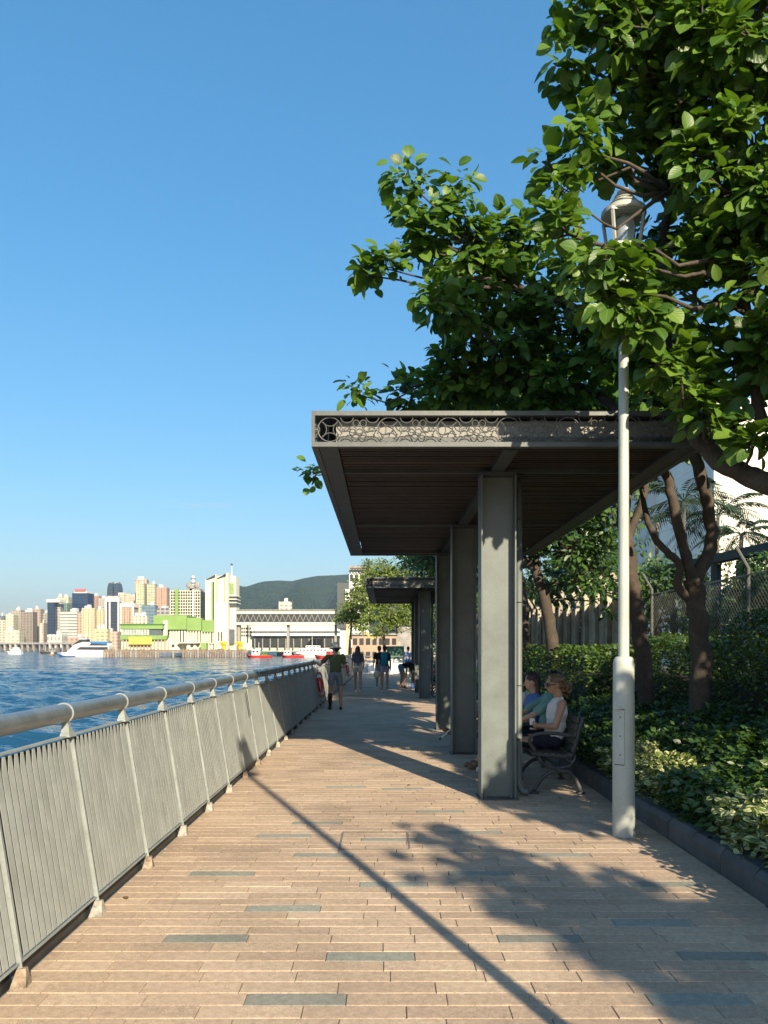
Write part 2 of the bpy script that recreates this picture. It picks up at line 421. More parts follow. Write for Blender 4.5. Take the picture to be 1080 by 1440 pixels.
# ---- path
PATH_X0,PATH_X1=-1.755,2.385
M_joint=surf('joint_sand',(.30,.24,.18),.95,.3,14,.3,120)
mb=MB(); mb.box(PATH_X0,PATH_X1+.02,-6,47.9,-.058,-.009); path=mb.build('path',M_joint,kind='structure')
PAV=(.398,.305,.222)
def pav_mat(name,col,rnd):
    m,t,b=newmat(name); L=t.links.new
    tc=N(t,'ShaderNodeTexCoord'); oi=N(t,'ShaderNodeObjectInfo'); g=N(t,'ShaderNodeNewGeometry')
    ge=g.outputs['Position']
    sp=N(t,'ShaderNodeTexNoise',i_Scale=260.0,i_Detail=2.0,i_Roughness=.7); L(ge,sp.inputs['Vector'])
    md=N(t,'ShaderNodeTexNoise',i_Scale=26.0,i_Detail=6.0,i_Roughness=.75); L(ge,md.inputs['Vector'])
    bg=N(t,'ShaderNodeTexNoise',i_Scale=.75,i_Detail=5.0,i_Roughness=.6); L(ge,bg.inputs['Vector'])
    rv=oi.outputs['Random'] if rnd=='obj' else g.outputs['Random Per Island']
    c=mixc(t,1.0,col,ramp(t,rv,[(0,(.86,.85,.86)),(.5,(.97,.96,.95)),(1,(1.08,1.09,1.1))]),'MULTIPLY')
    c=mixc(t,1.0,c,ramp(t,bg.outputs[0],[(.28,(.72,.71,.70)),(.5,(.98,.97,.96)),(.72,(1.10,1.09,1.06))]),'MULTIPLY')
    c=mixc(t,.75,c,ramp(t,sp.outputs[0],[(.3,(.16,.16,.17)),(.46,(.5,.5,.5)),(.7,(.86,.85,.84))]),'OVERLAY')
    c=mixc(t,.5,c,ramp(t,md.outputs[0],[(.3,(.25,.25,.25)),(.7,(.75,.75,.75))]),'OVERLAY')
    # droppings and gum
    vo=N(t,'ShaderNodeTexVoronoi',i_Scale=3.1); L(ge,vo.inputs['Vector'])
    dn=N(t,'ShaderNodeTexNoise',i_Scale=55.0,i_Detail=3.0); L(ge,dn.inputs['Vector'])
    spot=math_(t,'LESS_THAN',math_(t,'ADD',vo.outputs['Distance'],math_(t,'MULTIPLY',dn.outputs[0],.06)),.062)
    c=mixc(t,math_(t,'MULTIPLY',spot,.55),c,(.62,.60,.55))
    vo2=N(t,'ShaderNodeTexVoronoi',i_Scale=1.15); L(ge,vo2.inputs['Vector'])
    gum=math_(t,'LESS_THAN',vo2.outputs['Distance'],.022); c=mixc(t,math_(t,'MULTIPLY',gum,.6),c,(.06,.055,.05))
    L(c,b.inputs['Base Color']); b.inputs['Roughness'].default_value=.82; b.inputs['Specular IOR Level'].default_value=.3
    bp=N(t,'ShaderNodeBump',i_Strength=.35,i_Distance=.003); L(sp.outputs[0],bp.inputs['Height']); L(bp.outputs[0],b.inputs['Normal'])
    return m
MP={('p','obj'):pav_mat('paver_granite',PAV,'obj'),('g','obj'):pav_mat('paver_grey',(.235,.24,.205),'obj'),
    ('p','isl'):pav_mat('paver_granite_far',PAV,'isl'),('g','isl'):pav_mat('paver_grey_far',(.235,.24,.205),'isl')}
PL,PW,PJ=.46,.1225,.0035
def paver_geo(mb,x0,x1,y0,y1,z,tilt):
    b=.0025; t=tilt
    mb.add([(x0,y0,z-.01),(x1,y0,z-.01),(x1,y1,z-.01),(x0,y1,z-.01),(x0,y0,z-b),(x1,y0,z-b),(x1,y1,z-b),(x0,y1,z-b),
            (x0+b,y0+b,z+t),(x1-b,y0+b,z-t*.4),(x1-b,y1-b,z-t),(x0+b,y1-b,z+t*.4)],
           [(0,1,5,4),(1,2,6,5),(2,3,7,6),(3,0,4,7),(4,5,9,8),(5,6,10,9),(6,7,11,10),(7,4,8,11),(8,9,10,11)])
rp=random.Random(5); far={'p':MB(),'g':MB()}
full_mesh={}
for k in 'pg':
    full_mesh[k]=[]
    for v in range(3):
        q=MB(); paver_geo(q,-PL/2+PJ/2,PL/2-PJ/2,-PW/2+PJ/2,PW/2-PJ/2,0,(v-1)*.0012); full_mesh[k].append(q.mesh('paver',MP[(k,'obj')]))
nobj=0
# grey pavers seen in the photograph: (px,py) of their centres
GREY=[(374,1406),(513,1343),(291,1319),(419,1275),(515,1241),(352,1229),(446,1203),(388,1174),(462,1157),(592,1140),(560,1181),(740,1316),(985,1344),(915,1404),(880,1300),(940,1240),(640,1170),(700,1225),(790,1200),(560,1110),(480,1106),(620,1085),(520,1075)]
GP=[(PX(a,H*F/(b-VY)),H*F/(b-VY)) for a,b in GREY]
yrow=3.2-34*PW
row=0
while yrow<47.8:
    sh=(row*.37+rp.uniform(-.06,.06))%1*PL if row%3 else (row*.21)%1*PL
    x=PATH_X0-sh
    while x<PATH_X1:
        x0,x1=max(x,PATH_X0)+PJ/2,min(x+PL,PATH_X1)-PJ/2
        if x1-x0>.03:
            cx,cy=x+PL/2,yrow+PW/2
            g='g' if (any(abs(cx-a)<PL*.5 and abs(cy-b)<PW*.5 for a,b in GP) or (cy>12 and rp.random()<.035)) else 'p'
            isfull=(x>=PATH_X0 and x+PL<=PATH_X1)
            vis=3.15<cy and abs(cx)<.53*cy+.1
            if vis and nobj<298:
                nobj+=1
                if isfull:
                    inst('paver',rp.choice(full_mesh[g]),path,(cx,cy,rp.uniform(-.001,.001)),(0,0,rp.choice((0,math.pi))))
                else:
                    q=MB(); paver_geo(q,x0,x1,yrow+PJ/2,yrow+PW-PJ/2,0,rp.uniform(-.001,.001)); q.build('paver',MP[(g,'obj')],path)
            else: paver_geo(far[g],x0,x1,yrow+PJ/2,yrow+PW-PJ/2,rp.uniform(-.001,.001),rp.uniform(-.0012,.0012))
        x+=PL
    yrow+=PW; row+=1
far['p'].build('distant_pavers',MP[('p','isl')],path,kind='stuff')
far['g'].build('distant_grey_pavers',MP[('g','isl')],path,kind='stuff')
# recessed inspection cover frame, set flush in the paving
q=MB(); cx,cy=PX(528,6.4),6.4
for a in (-.28,.28): q.box(cx-.28,cx+.28,cy+a-.008,cy+a+.008,.0015,.0035)
for a in (-.28,.28): q.box(cx+a-.008,cx+a+.008,cy-.27,cy+.27,.0015,.0035)
q.build('inspection_cover',surf('cover_steel',(.20,.18,.15),.6,.3,12),label='thin steel frame of an inspection cover flush in the paving',cat='cover')

# ---- planting bed and kerb
KX0,KX1=2.385,2.56
q=MB(); q.prism([(KX1+.003,-.05),(30,-.05),(30,.35),(5.2,.35),(4.0,.22),(KX1+.003,.13)],-8,46); q.build('planting_bed',M_soil,kind='structure')
M_kerb=surf('kerb_granite',(.125,.13,.13),.8,.3,5,.3,90,stain=(.05,.05,.05),stain_amt=.6,objr=.3)
kerb=empty('planter_kerb',(0,0,0),0,'dark granite kerb of separate blocks edging the planting bed','kerb')
km=[]
for v in range(3):
    q=MB(); q.add([(0,-.245,0),(.175,-.245,0),(.175,.245,0),(0,.245,0),(0,-.245,.135),(.175,-.245,.185),(.175,.245,.185),(0,.245,.135),
                  (.04,-.24,.178+.003*v),(.172,-.24,.19),(.172,.24,.19),(.04,.24,.178+.002*v)],
                 [(0,1,5,4),(2,3,7,6),(3,0,4,7),(1,2,6,5),(4,5,9,8),(6,7,11,10),(7,4,8,11),(5,6,10,9),(8,9,10,11)])
    km.append(q.mesh('kerb_block',M_kerb))
y=-5.8
while y<47.5:
    inst('kerb_block',rp.choice(km),kerb,(KX0+rp.uniform(-.006,.006),y,rp.uniform(-.006,.004)),(0,0,rp.uniform(-.008,.008))); y+=.5

# ================================================================== RAILING
LEAN=.16
def fx(z): return -1.725-LEAN*z
M_rail=surf('railing_paint',(.26,.29,.285),.5,.16,6,.08,50,stain=(.17,.18,.17),stain_scale=3,stain_amt=.45,streak=.3)
M_slat=surf('slat_paint',(.345,.375,.360),.5,.14,4,.06,50,stain=(.25,.275,.265),stain_scale=4,stain_amt=.4,streak=.2,objr=.10)
M_slatf=surf('slat_paint_far',(.345,.375,.360),.5,.14,4,.06,50,island=.10)
M_tube=surf('handrail_steel',(.165,.195,.21),.34,.2,5,.05,70,spec=.6,metal=.3,stain=(.28,.31,.32),stain_scale=30,stain_amt=.3)
M_foot=surf('foot_mortar',(.36,.345,.30),.85,.4,18,.5,60,stain=(.19,.13,.08),stain_scale=9,stain_amt=.5)
M_rust=surf('foot_rusty',(.23,.175,.13),.9,.4,22,.5,60,stain=(.50,.42,.30),stain_scale=14,stain_amt=.7)
M_dark=surf('dark_steel',(.035,.037,.038),.55,.3,8,.1,50)
rail=empty('railing',(0,0,0),0,'grey steel railing of louvred panels leaning out along the water','railing')
Y0,SP,NP=3.66-2*.985,.985,44
YEND=Y0+SP*(NP-1)
q=MB(); ys=np.linspace(Y0-.5,YEND+.3,90); q.tube([(-1.925,yy,1.212) for yy in ys],.056,16); q.build('handrail',M_tube,rail,smooth=True)
# top bar and bottom bar run panel by panel
TOPZ=1.075; BOTZ=.10
up=Vector((-LEAN,0,1)).normalized(); out=Vector((1,0,LEAN)).normalized()
def leanM(x_off,y,s):   # s: height along lean, x_off: towards the walkway
    p=Vector((fx(s),y,s))+out*x_off
    M=Matrix((out,Vector((0,1,0)),up)).transposed().to_4x4(); M.translation=p; return M
def mk(name,mat,fn):
    q=MB(); fn(q); return q.mesh(name,mat)
ang=R(5)
I4=Matrix.Identity(4)
def slat_fn(q):
    # flat bar, its upper inner corner cut away
    b=len(q.v); w_=.0272
    for x in (-.001,.001):
        q.v+=[(x,-w_,-.4775),(x,w_,-.4775),(x,w_,.4775),(x,-w_*.1,.4775),(x,-w_,.40)]
    q.f+=[(b+4,b+3,b+2,b+1,b),(b+5,b+6,b+7,b+8,b+9)]+[(b+i,b+(i+1)%5,b+5+(i+1)%5,b+5+i) for i in range(5)]
slat_mesh=mk('slat',M_slat,slat_fn)
top_mesh=mk('top_bar',M_rail,lambda q:q.cbox(-.045,.012,-SP/2+.009,SP/2-.009,-.006,.006,.002))
bot_mesh=mk('bottom_bar',M_rail,lambda q:q.cbox(-.045,.012,-SP/2+.009,SP/2-.009,-.005,.005,.002))
post_mesh=mk('post',M_rail,lambda q:(q.cbox(-.05,.015,-.005,.005,-.53,.475,.002)))
rod_mesh=mk('post_flange',M_rail,lambda q:(q.cbox(.006,.012,.0055,.022,-.50,.47,.002)))
def bracket_fn(q):   # hourglass casting between post and rail
    prof=[(0,.052,.030),(.016,.050,.028),(.030,.034,.024),(.052,.019,.022),(.075,.016,.022),(.098,.030,.024),(.112,.048,.026)]
    b0=len(q.v)
    for z,hy,hx in prof:
        s=-LEAN*z*1.4
        for xx,yy in ((-hx,-hy),(hx,-hy),(hx,hy),(-hx,hy)): q.v.append((xx+s,yy,z))
    for i in range(len(prof)-1):
        for k in range(4): a=b0+4*i+k; b=b0+4*i+(k+1)%4; q.f.append((a,b,b+4,a+4))
    q.f.append((b0+3,b0+2,b0+1,b0)); e=b0+4*(len(prof)-1); q.f.append((e,e+1,e+2,e+3))
brk_mesh=mk('bracket',M_rail,bracket_fn)
clamp_mesh=mk('clamp_ring',M_rail,lambda q:q.ring((0,0,0),.0575,.006,(1,0,0),(0,0,1),24,6))
foot_meshes=[mk('foot',m,lambda q:q.add([(-.03,-.085,0),(.038,-.05,0),(.038,.022,0),(-.03,.035,0),(-.02,-.016,.075),(.022,-.010,.078),(.022,.014,.078),(-.02,.016,.075)],
    [(3,2,1,0),(4,5,6,7),(0,1,5,4),(1,2,6,5),(2,3,7,6),(3,0,4,7)])) for m in (M_foot,M_foot,M_foot,M_rust)]
back_mesh=mk('backing_sheet',M_dark,lambda q:q.box(-.030,-.027,-SP/2+.009,SP/2-.009,-.475,.475))  # added sheet, its dark colour stands in for shade between the slats
kick_mesh=mk('kick_plate',M_dark,lambda q:q.box(-.05,-.044,-SP/2+.01,SP/2-.01,0.0,.11))  # dark strip in place of the shaded gap under the panel
rx=random.Random(9); nsl=0; farslat=MB()
for i in range(NP):
    y=Y0+SP*i
    def at(name,mesh,x_off,yy,s,dz=0):
        o=bpy.data.objects.new(name,mesh); link(o,rail); M=leanM(x_off,yy,s); o.matrix_local=M; return o
    at('post',post_mesh,0,y,.60); at('post_flange',rod_mesh,0,y,.60)
    o=inst('bracket',brk_mesh,rail,(fx(1.07),y-.03,1.072)); inst('clamp_ring',clamp_mesh,rail,(-1.925,y-.03,1.212))
    inst('foot',rx.choice(foot_meshes) if i!=2 else foot_meshes[3],rail,(fx(0),y,0),(0,0,rx.uniform(-.1,.1)))
    if i<NP-1:
        yc=y+SP/2
        at('top_bar',top_mesh,-.004,yc,TOPZ); at('bottom_bar',bot_mesh,-.004,yc,BOTZ); at('kick_plate',kick_mesh,0,yc,0); at('backing_sheet',back_mesh,0,yc,.588)
        for k in range(14):
            yy=y+.045+(SP-.075)*(k+.5)/14
            if yy<.8: continue
            if nsl<298 and yy>3.2:
                at('slat',slat_mesh,.004,yy,.588); nsl+=1
            else:
                farslat.mbox(leanM(.004,yy,.588),.002,.0544,.955)
farslat.build('distant_slats',M_slatf,rail,kind='stuff')
# small slot plate fixed on a panel
q=MB(); q.mbox(leanM(.035,PX(0,1)*0+10.35,.86),.006,.03,.34); q.build('name_plate',M_dark,rail)

# ---- lifebuoys hung on the railing
M_red=surf('lifebuoy_red',(.62,.035,.025),.5,.2,8,.05,40); M_wht=surf('white_plastic',(.72,.71,.67),.5,.1,8,.05,40)
def lifebuoy(y,label):
    t=empty('lifebuoy',(fx(.62)+.10,y,.62),0,label,'lifebuoy','lifebuoys hung on the railing')
    u=Vector((0,1,0)); v=Vector((-LEAN,0,1)).normalized()
    q=MB(); q.ring((0,0,0),.29,.062,u,v,36,10); q.build('ring',M_red,t,smooth=True)
    for k in range(4):
        a=math.pi/4+k*math.pi/2
        q=MB(); q.ring((0,0,0),.29,.0645,u,v,6,10,1,a-.16,a+.16); q.build('band',M_wht,t,smooth=True)
    q=MB(); pts=[]
    for k in range(33):
        a=2*math.pi*k/32; rr=.36+.03*math.cos(4*a); pts.append(u*math.cos(a)*rr+v*math.sin(a)*rr+Vector((.02,0,-.04)))
    q.tube(pts,.008,5); q.build('rope',M_wht,t)
lifebuoy(20.9,'red lifebuoy with white bands on the railing beside the person in the sun hat')
lifebuoy(36.5,'smaller looking red lifebuoy far along the railing past the sun hat')

# ================================================================== SHELTERS
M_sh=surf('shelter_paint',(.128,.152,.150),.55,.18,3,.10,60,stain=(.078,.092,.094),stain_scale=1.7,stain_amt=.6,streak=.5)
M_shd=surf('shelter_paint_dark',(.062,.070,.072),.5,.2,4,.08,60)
M_fr=surf('fascia_frame',(.078,.088,.088),.5,.2,4,.08,60,stain=(.16,.16,.15),stain_scale=9,stain_amt=.35)
M_lat=surf('lattice_steel',(.115,.118,.110),.5,.15,5,.05,60)
M_pan=surf('fascia_panel',(.255,.25,.235),.7,.12,2,.05,40,stain=(.22,.205,.175),stain_scale=1.4,stain_amt=.5,streak=.4)
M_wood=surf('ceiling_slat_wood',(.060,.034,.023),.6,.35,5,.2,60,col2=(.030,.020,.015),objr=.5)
M_gal0=surf('bolt_steel',(.20,.19,.17),.5,.2,20,.05,40,metal=.5)
RX0,RX1,RY0,RY1=-.67,2.98,7.09,15.45
ZB=3.465; ZT=ZB+.33
def make_shelter():
    t=empty('shelter',(1.2,RY0,0),0)
    T=Vector((-1.2,-RY0,0))
    def bl(q,name,mat,par=t,smooth=False): 
        o=q.build(name,mat,par,smooth); 
        if par is t: o.location=T
        return o
    # roof plate and perimeter frame
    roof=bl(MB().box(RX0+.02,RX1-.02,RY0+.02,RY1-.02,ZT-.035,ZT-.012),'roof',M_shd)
    def sub(q,name,mat): return q.build(name,mat,roof)
    for (a,b) in ((ZB,ZB+.042),(ZT-.042,ZT)):       # top and bottom angle of the fascia
        bl(MB().box(RX0,RX1,RY0,RY0+.06,a,b),'fascia_rail',M_fr); bl(MB().box(RX0,RX1,RY1-.06,RY1,a,b),'fascia_rail',M_fr)
        bl(MB().box(RX0,RX0+.06,RY0+.0605,RY1-.0605,a,b),'fascia_rail',M_fr); bl(MB().box(RX1-.06,RX1,RY0+.0605,RY1-.0605,a,b),'fascia_rail',M_fr)
    for cx in (RX0+.016,RX1-.016):
        for cy in (RY0+.016,RY1-.016): bl(MB().box(cx-.016,cx+.016,cy-.016,cy+.016,ZB+.043,ZT-.043),'corner_post',M_fr)
    # pale panel set back behind the lattice
    bl(MB().box(RX0+.22,RX1-.22,RY0+.13,RY0+.14,ZB+.044,ZT-.06),'fascia_panel',M_pan)
    bl(MB().box(RX0+.22,RX1-.22,RY1-.14,RY1-.13,ZB+.044,ZT-.06),'fascia_panel',M_pan)
    bl(MB().box(RX0+.13,RX0+.14,RY0+.3,RY1-.3,ZB+.044,ZT-.06),'fascia_panel',M_pan)
    bl(MB().box(RX1-.14,RX1-.13,RY0+.3,RY1-.3,ZB+.044,ZT-.06),'fascia_panel',M_pan)
    # lattice medallions
    hz=.123
    X,Z=Vector((1,0,0)),Vector((0,0,1))
    def medal(q):
        q.ring((0,0,0),.112,.0045,X,Z,22,5)
        for s in (-1,1): q.ring((s*.14,0,0),.045,.0046,X,Z,8,4,1,R(120) if s>0 else R(-60),R(240) if s>0 else R(60))
        for k in range(4):
            a=k*math.pi/2; c=Vector((math.cos(a),0,math.sin(a)))*.108
            q.ring(c,.0765,.0046,X,Z,10,4,1,a+math.pi-R(62),a+math.pi+R(62))
        for s in (-1,1): q.bar((s*.108,0,0),(s*.160,0,0),.008,.008)
        for s in (-1,1): q.bar((0,0,s*.108),(0,0,s*hz),.008,.008)
    def flower(q):
        q.ring((0,0,0),.036,.0048,X,Z,14,5)
        for k in range(6):
            a=R(60*k); d=Vector((math.cos(a),0,math.sin(a))); v=Vector((-math.sin(a),0,math.cos(a)))
            q.ring(d*.066,.031,.0046,d,v,14,4,.95)
        for s in (-1,1):
            for z in (-1,1):
                q.ring((s*.118,0,z*hz),.062,.0046,X,Z,10,4,1,(R(180) if z>0 else 0)+R(4),(R(360) if z>0 else R(180))-R(4))
        for s in (-1,1):
            q.ring((s*.115,0,.030),.048,.0046,X,Z,8,4,1,R(215) if s>0 else R(205),R(335) if s>0 else R(325))
            q.ring((s*.115,0,-.030),.048,.0046,X,Z,8,4,1,R(25) if s>0 else R(35),R(145) if s>0 else R(155))
    mm,fm=mk('lattice_medallion',M_lat,medal),mk('lattice_flower',M_lat,flower)
    zc=(ZB+ZT)/2
    n=13; w=(RX1-RX0-.06)/n
    for yy in (RY0+.03,RY1-.03):
        for k in range(n):
            c=RX0+.03+w*(k+.5)
            inst('lattice_medallion' if k%2==0 else 'lattice_flower',mm if k%2==0 else fm,t,(c+T.x,yy+T.y,zc))
    n=29; w=(RY1-RY0-.08)/n
    for xx in (RX0+.03,RX1-.03):
        for k in range(n):
            c=RY0+.04+w*(k+.5)
            inst('lattice_medallion' if k%2==0 else 'lattice_flower',mm if k%2==0 else fm,t,(xx+T.x,c+T.y,zc),(0,0,R(90)))
    # underside: edge beams, cross beams at the columns, spine beam, timber slats between
    CY=[8.12,11.62,15.05]
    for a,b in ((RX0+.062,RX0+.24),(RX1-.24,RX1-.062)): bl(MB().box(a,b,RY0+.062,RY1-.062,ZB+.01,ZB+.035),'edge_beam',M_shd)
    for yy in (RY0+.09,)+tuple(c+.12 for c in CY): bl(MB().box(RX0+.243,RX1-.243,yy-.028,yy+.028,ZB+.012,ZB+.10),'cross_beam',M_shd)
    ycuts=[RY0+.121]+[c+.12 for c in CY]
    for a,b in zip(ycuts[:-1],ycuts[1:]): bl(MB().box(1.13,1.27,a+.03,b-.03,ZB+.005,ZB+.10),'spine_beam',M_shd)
    ns=0; y=RY0+.15; sm={}
    for (a,b) in ((RX0+.245,1.127),(1.273,RX1-.245)): sm[a]=mk('ceiling_slat',M_wood,lambda q:q.cbox(a,b,-.029,.029,0,.02,.003))
    while y<RY1-.09:
        if all(abs(y-c)>.062 for c in [k+.12 for k in CY]):
            for a,me in sm.items(): inst('ceiling_slat',me,t,(T.x,y+T.y,ZB+.045+rx.uniform(-.004,.004)))
        y+=.088
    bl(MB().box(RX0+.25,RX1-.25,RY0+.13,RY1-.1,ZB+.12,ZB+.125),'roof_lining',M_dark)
    # columns: steel H section, web facing along the path
    for yy in CY:
        c=empty('column',(1.215+T.x,yy+T.y,0)); c.parent=t
        MB().cbox(-.172,.172,.13,.146,0.012,ZB,.001).build('web',M_sh,c)
        for s in (-1,1): MB().cbox(s*.178-.009,s*.178+.009,0,.275,0.012,ZB,.003).build('flange',M_sh,c)
        MB().box(-.21,.21,-.03,.305,0.0,.012).build('base_plate',M_shd,c)
        for bx in (-.14,.14):
            for by in (.06,.22): MB().lathe([(.016,.012),(.016,.026),(.009,.027),(.009,.05)],6,(bx,by,0)).build('bolt',M_gal0,c)
        MB().box(-.19,.19,-.008,.283,ZB-.03,ZB+.004).build('cap_plate',M_shd,c)
    # rain pipe beside the first column
    q=MB(); q.tube([(1.46,8.33,ZB+.0),(1.46,8.33,.16),(1.468,8.325,.10),(1.50,8.31,.055),(1.56,8.29,.045)],.038,14); 
    pp=bl(q,'rain_pipe',M_sh,smooth=True)
    q=MB()
    for z in (.62,1.2,2.1,3.0): q.ring((1.46,8.33,z),.039,.006,(1,0,0),(0,1,0),16,5)
    q.build('pipe_collar',M_shd,pp)
    return t
sh1=make_shelter(); tag(sh1,'dark steel shelter with a lattice fascia and slatted ceiling over the benches, nearest the viewer','shelter','promenade shelters')
sh2=copy_tree(sh1); sh2.location=(1.30,23.6,0); sh2['label']='second dark steel shelter farther along the path beyond the walkers'

# ================================================================== LAMP POSTS
M_pole=surf('lamp_paint',(.42,.45,.41),.42,.10,2.5,.03,40,stain=(.30,.31,.28),stain_scale=5,stain_amt=.4,streak=.3)
M_lamp=surf('lamp_head_paint',(.40,.41,.38),.5,.12,4,.03,40)
m,t_,b_=newmat('lamp_glass'); b_.inputs['Base Color'].default_value=(.55,.57,.55,1); b_.inputs['Roughness'].default_value=.25; b_.inputs['Transmission Weight'].default_value=.6; M_lglass=m
def lamp_post(x,y,label):
    t=empty('lamp_post',(x,y,0),0,label,'street lamp','lamp posts along the planting bed')
    q=MB(); q.lathe([(.094,0),(.0935,.30),(.091,.9),(.088,1.47),(.084,1.505),(.072,1.525),(.050,1.533)],28); q.build('base',M_pole,t,'auto')
    q=MB(); q.lathe([(.046,1.533),(.040,4.9),(.038,5.02)],20); q.build('pole',M_pole,t,'auto')
    q=MB()      # access door, curved with the base
    for k in range(7):
        a0,a1=R(200+k*8),R(208+k*8)
        q.add([(.0958*math.cos(a),.0958*math.sin(a),z) for z in (.62,1.08) for a in (a0,a1)]+[(.088*math.cos(a),.088*math.sin(a),z) for z in (.62,1.08) for a in (a0,a1)],[(0,1,3,2),(4,6,7,5),(0,2,6,4),(1,5,7,3),(2,3,7,6),(0,4,5,1)])
    d=q.build('access_door',M_pole,t)
    q=MB()
    for k in range(7):
        a0,a1=R(198.6+k*8.4),R(198.6+k*8.4+8.4)
        q.add([(.0936*math.cos(a),.0936*math.sin(a),z) for z in (.612,1.088) for a in (a0,a1)],[(0,1,3,2)])
    q.build('door_gap',M_dark,d)
    q=MB().box(-.115,-.045,-.093,-.082,1.085,1.105); q.build('hinge',M_pole,d)
    for z in (.7,.86,1.02): MB().lathe([(.006,0),(.006,.004)],8).build('screw',M_dark,d).matrix_local=Matrix.Translation((-.055,-.079,z))@Matrix.Rotation(R(90),4,'X')
    # lantern: square frame splaying downwards, ribbed cap over it
    z0=5.02
    cap=[(.045,.50),(.06,.47),(.07,.43),(.10,.385),(.15,.34),(.185,.315),(.188,.28),(.18,.27)]
    q=MB(); q.lathe([(r,z0+z) for r,z in reversed(cap)],24); q.build('cap',M_lamp,t,'auto')
    q=MB()
    for z in (.445,.41,.37): q.ring((0,0,z0+z),{.445:.066,.41:.084,.37:.115}[z]+.006,.006,(1,0,0),(0,1,0),20,5)
    q.build('cap_rib',M_lamp,t)
    for sx in (-1,1):
        for sy in (-1,1): MB().bar((sx*.135,sy*.135,z0+.28),(sx*.105,sy*.105,z0+.0),.022,.022).build('frame_bar',M_lamp,t)
    MB().box(-.145,.145,-.145,.145,z0+.262,z0+.285).build('frame_plate',M_lamp,t)
    MB().box(-.12,.12,-.12,.12,z0-.012,z0+.006).build('frame_plate',M_lamp,t)
    q=MB(); q.lathe([(.075,z0+.01),(.085,z0+.05),(.095,z0+.2),(.07,z0+.255)],20); q.build('diffuser',M_lglass,t,True)
    return t
lamp_post(2.05,6.57,'pale grey lamp post with a thick base standing beside the kerb')
lamp_post(1.86,.35,'pale grey lamp post nearest the viewer whose long shadow crosses the paving')

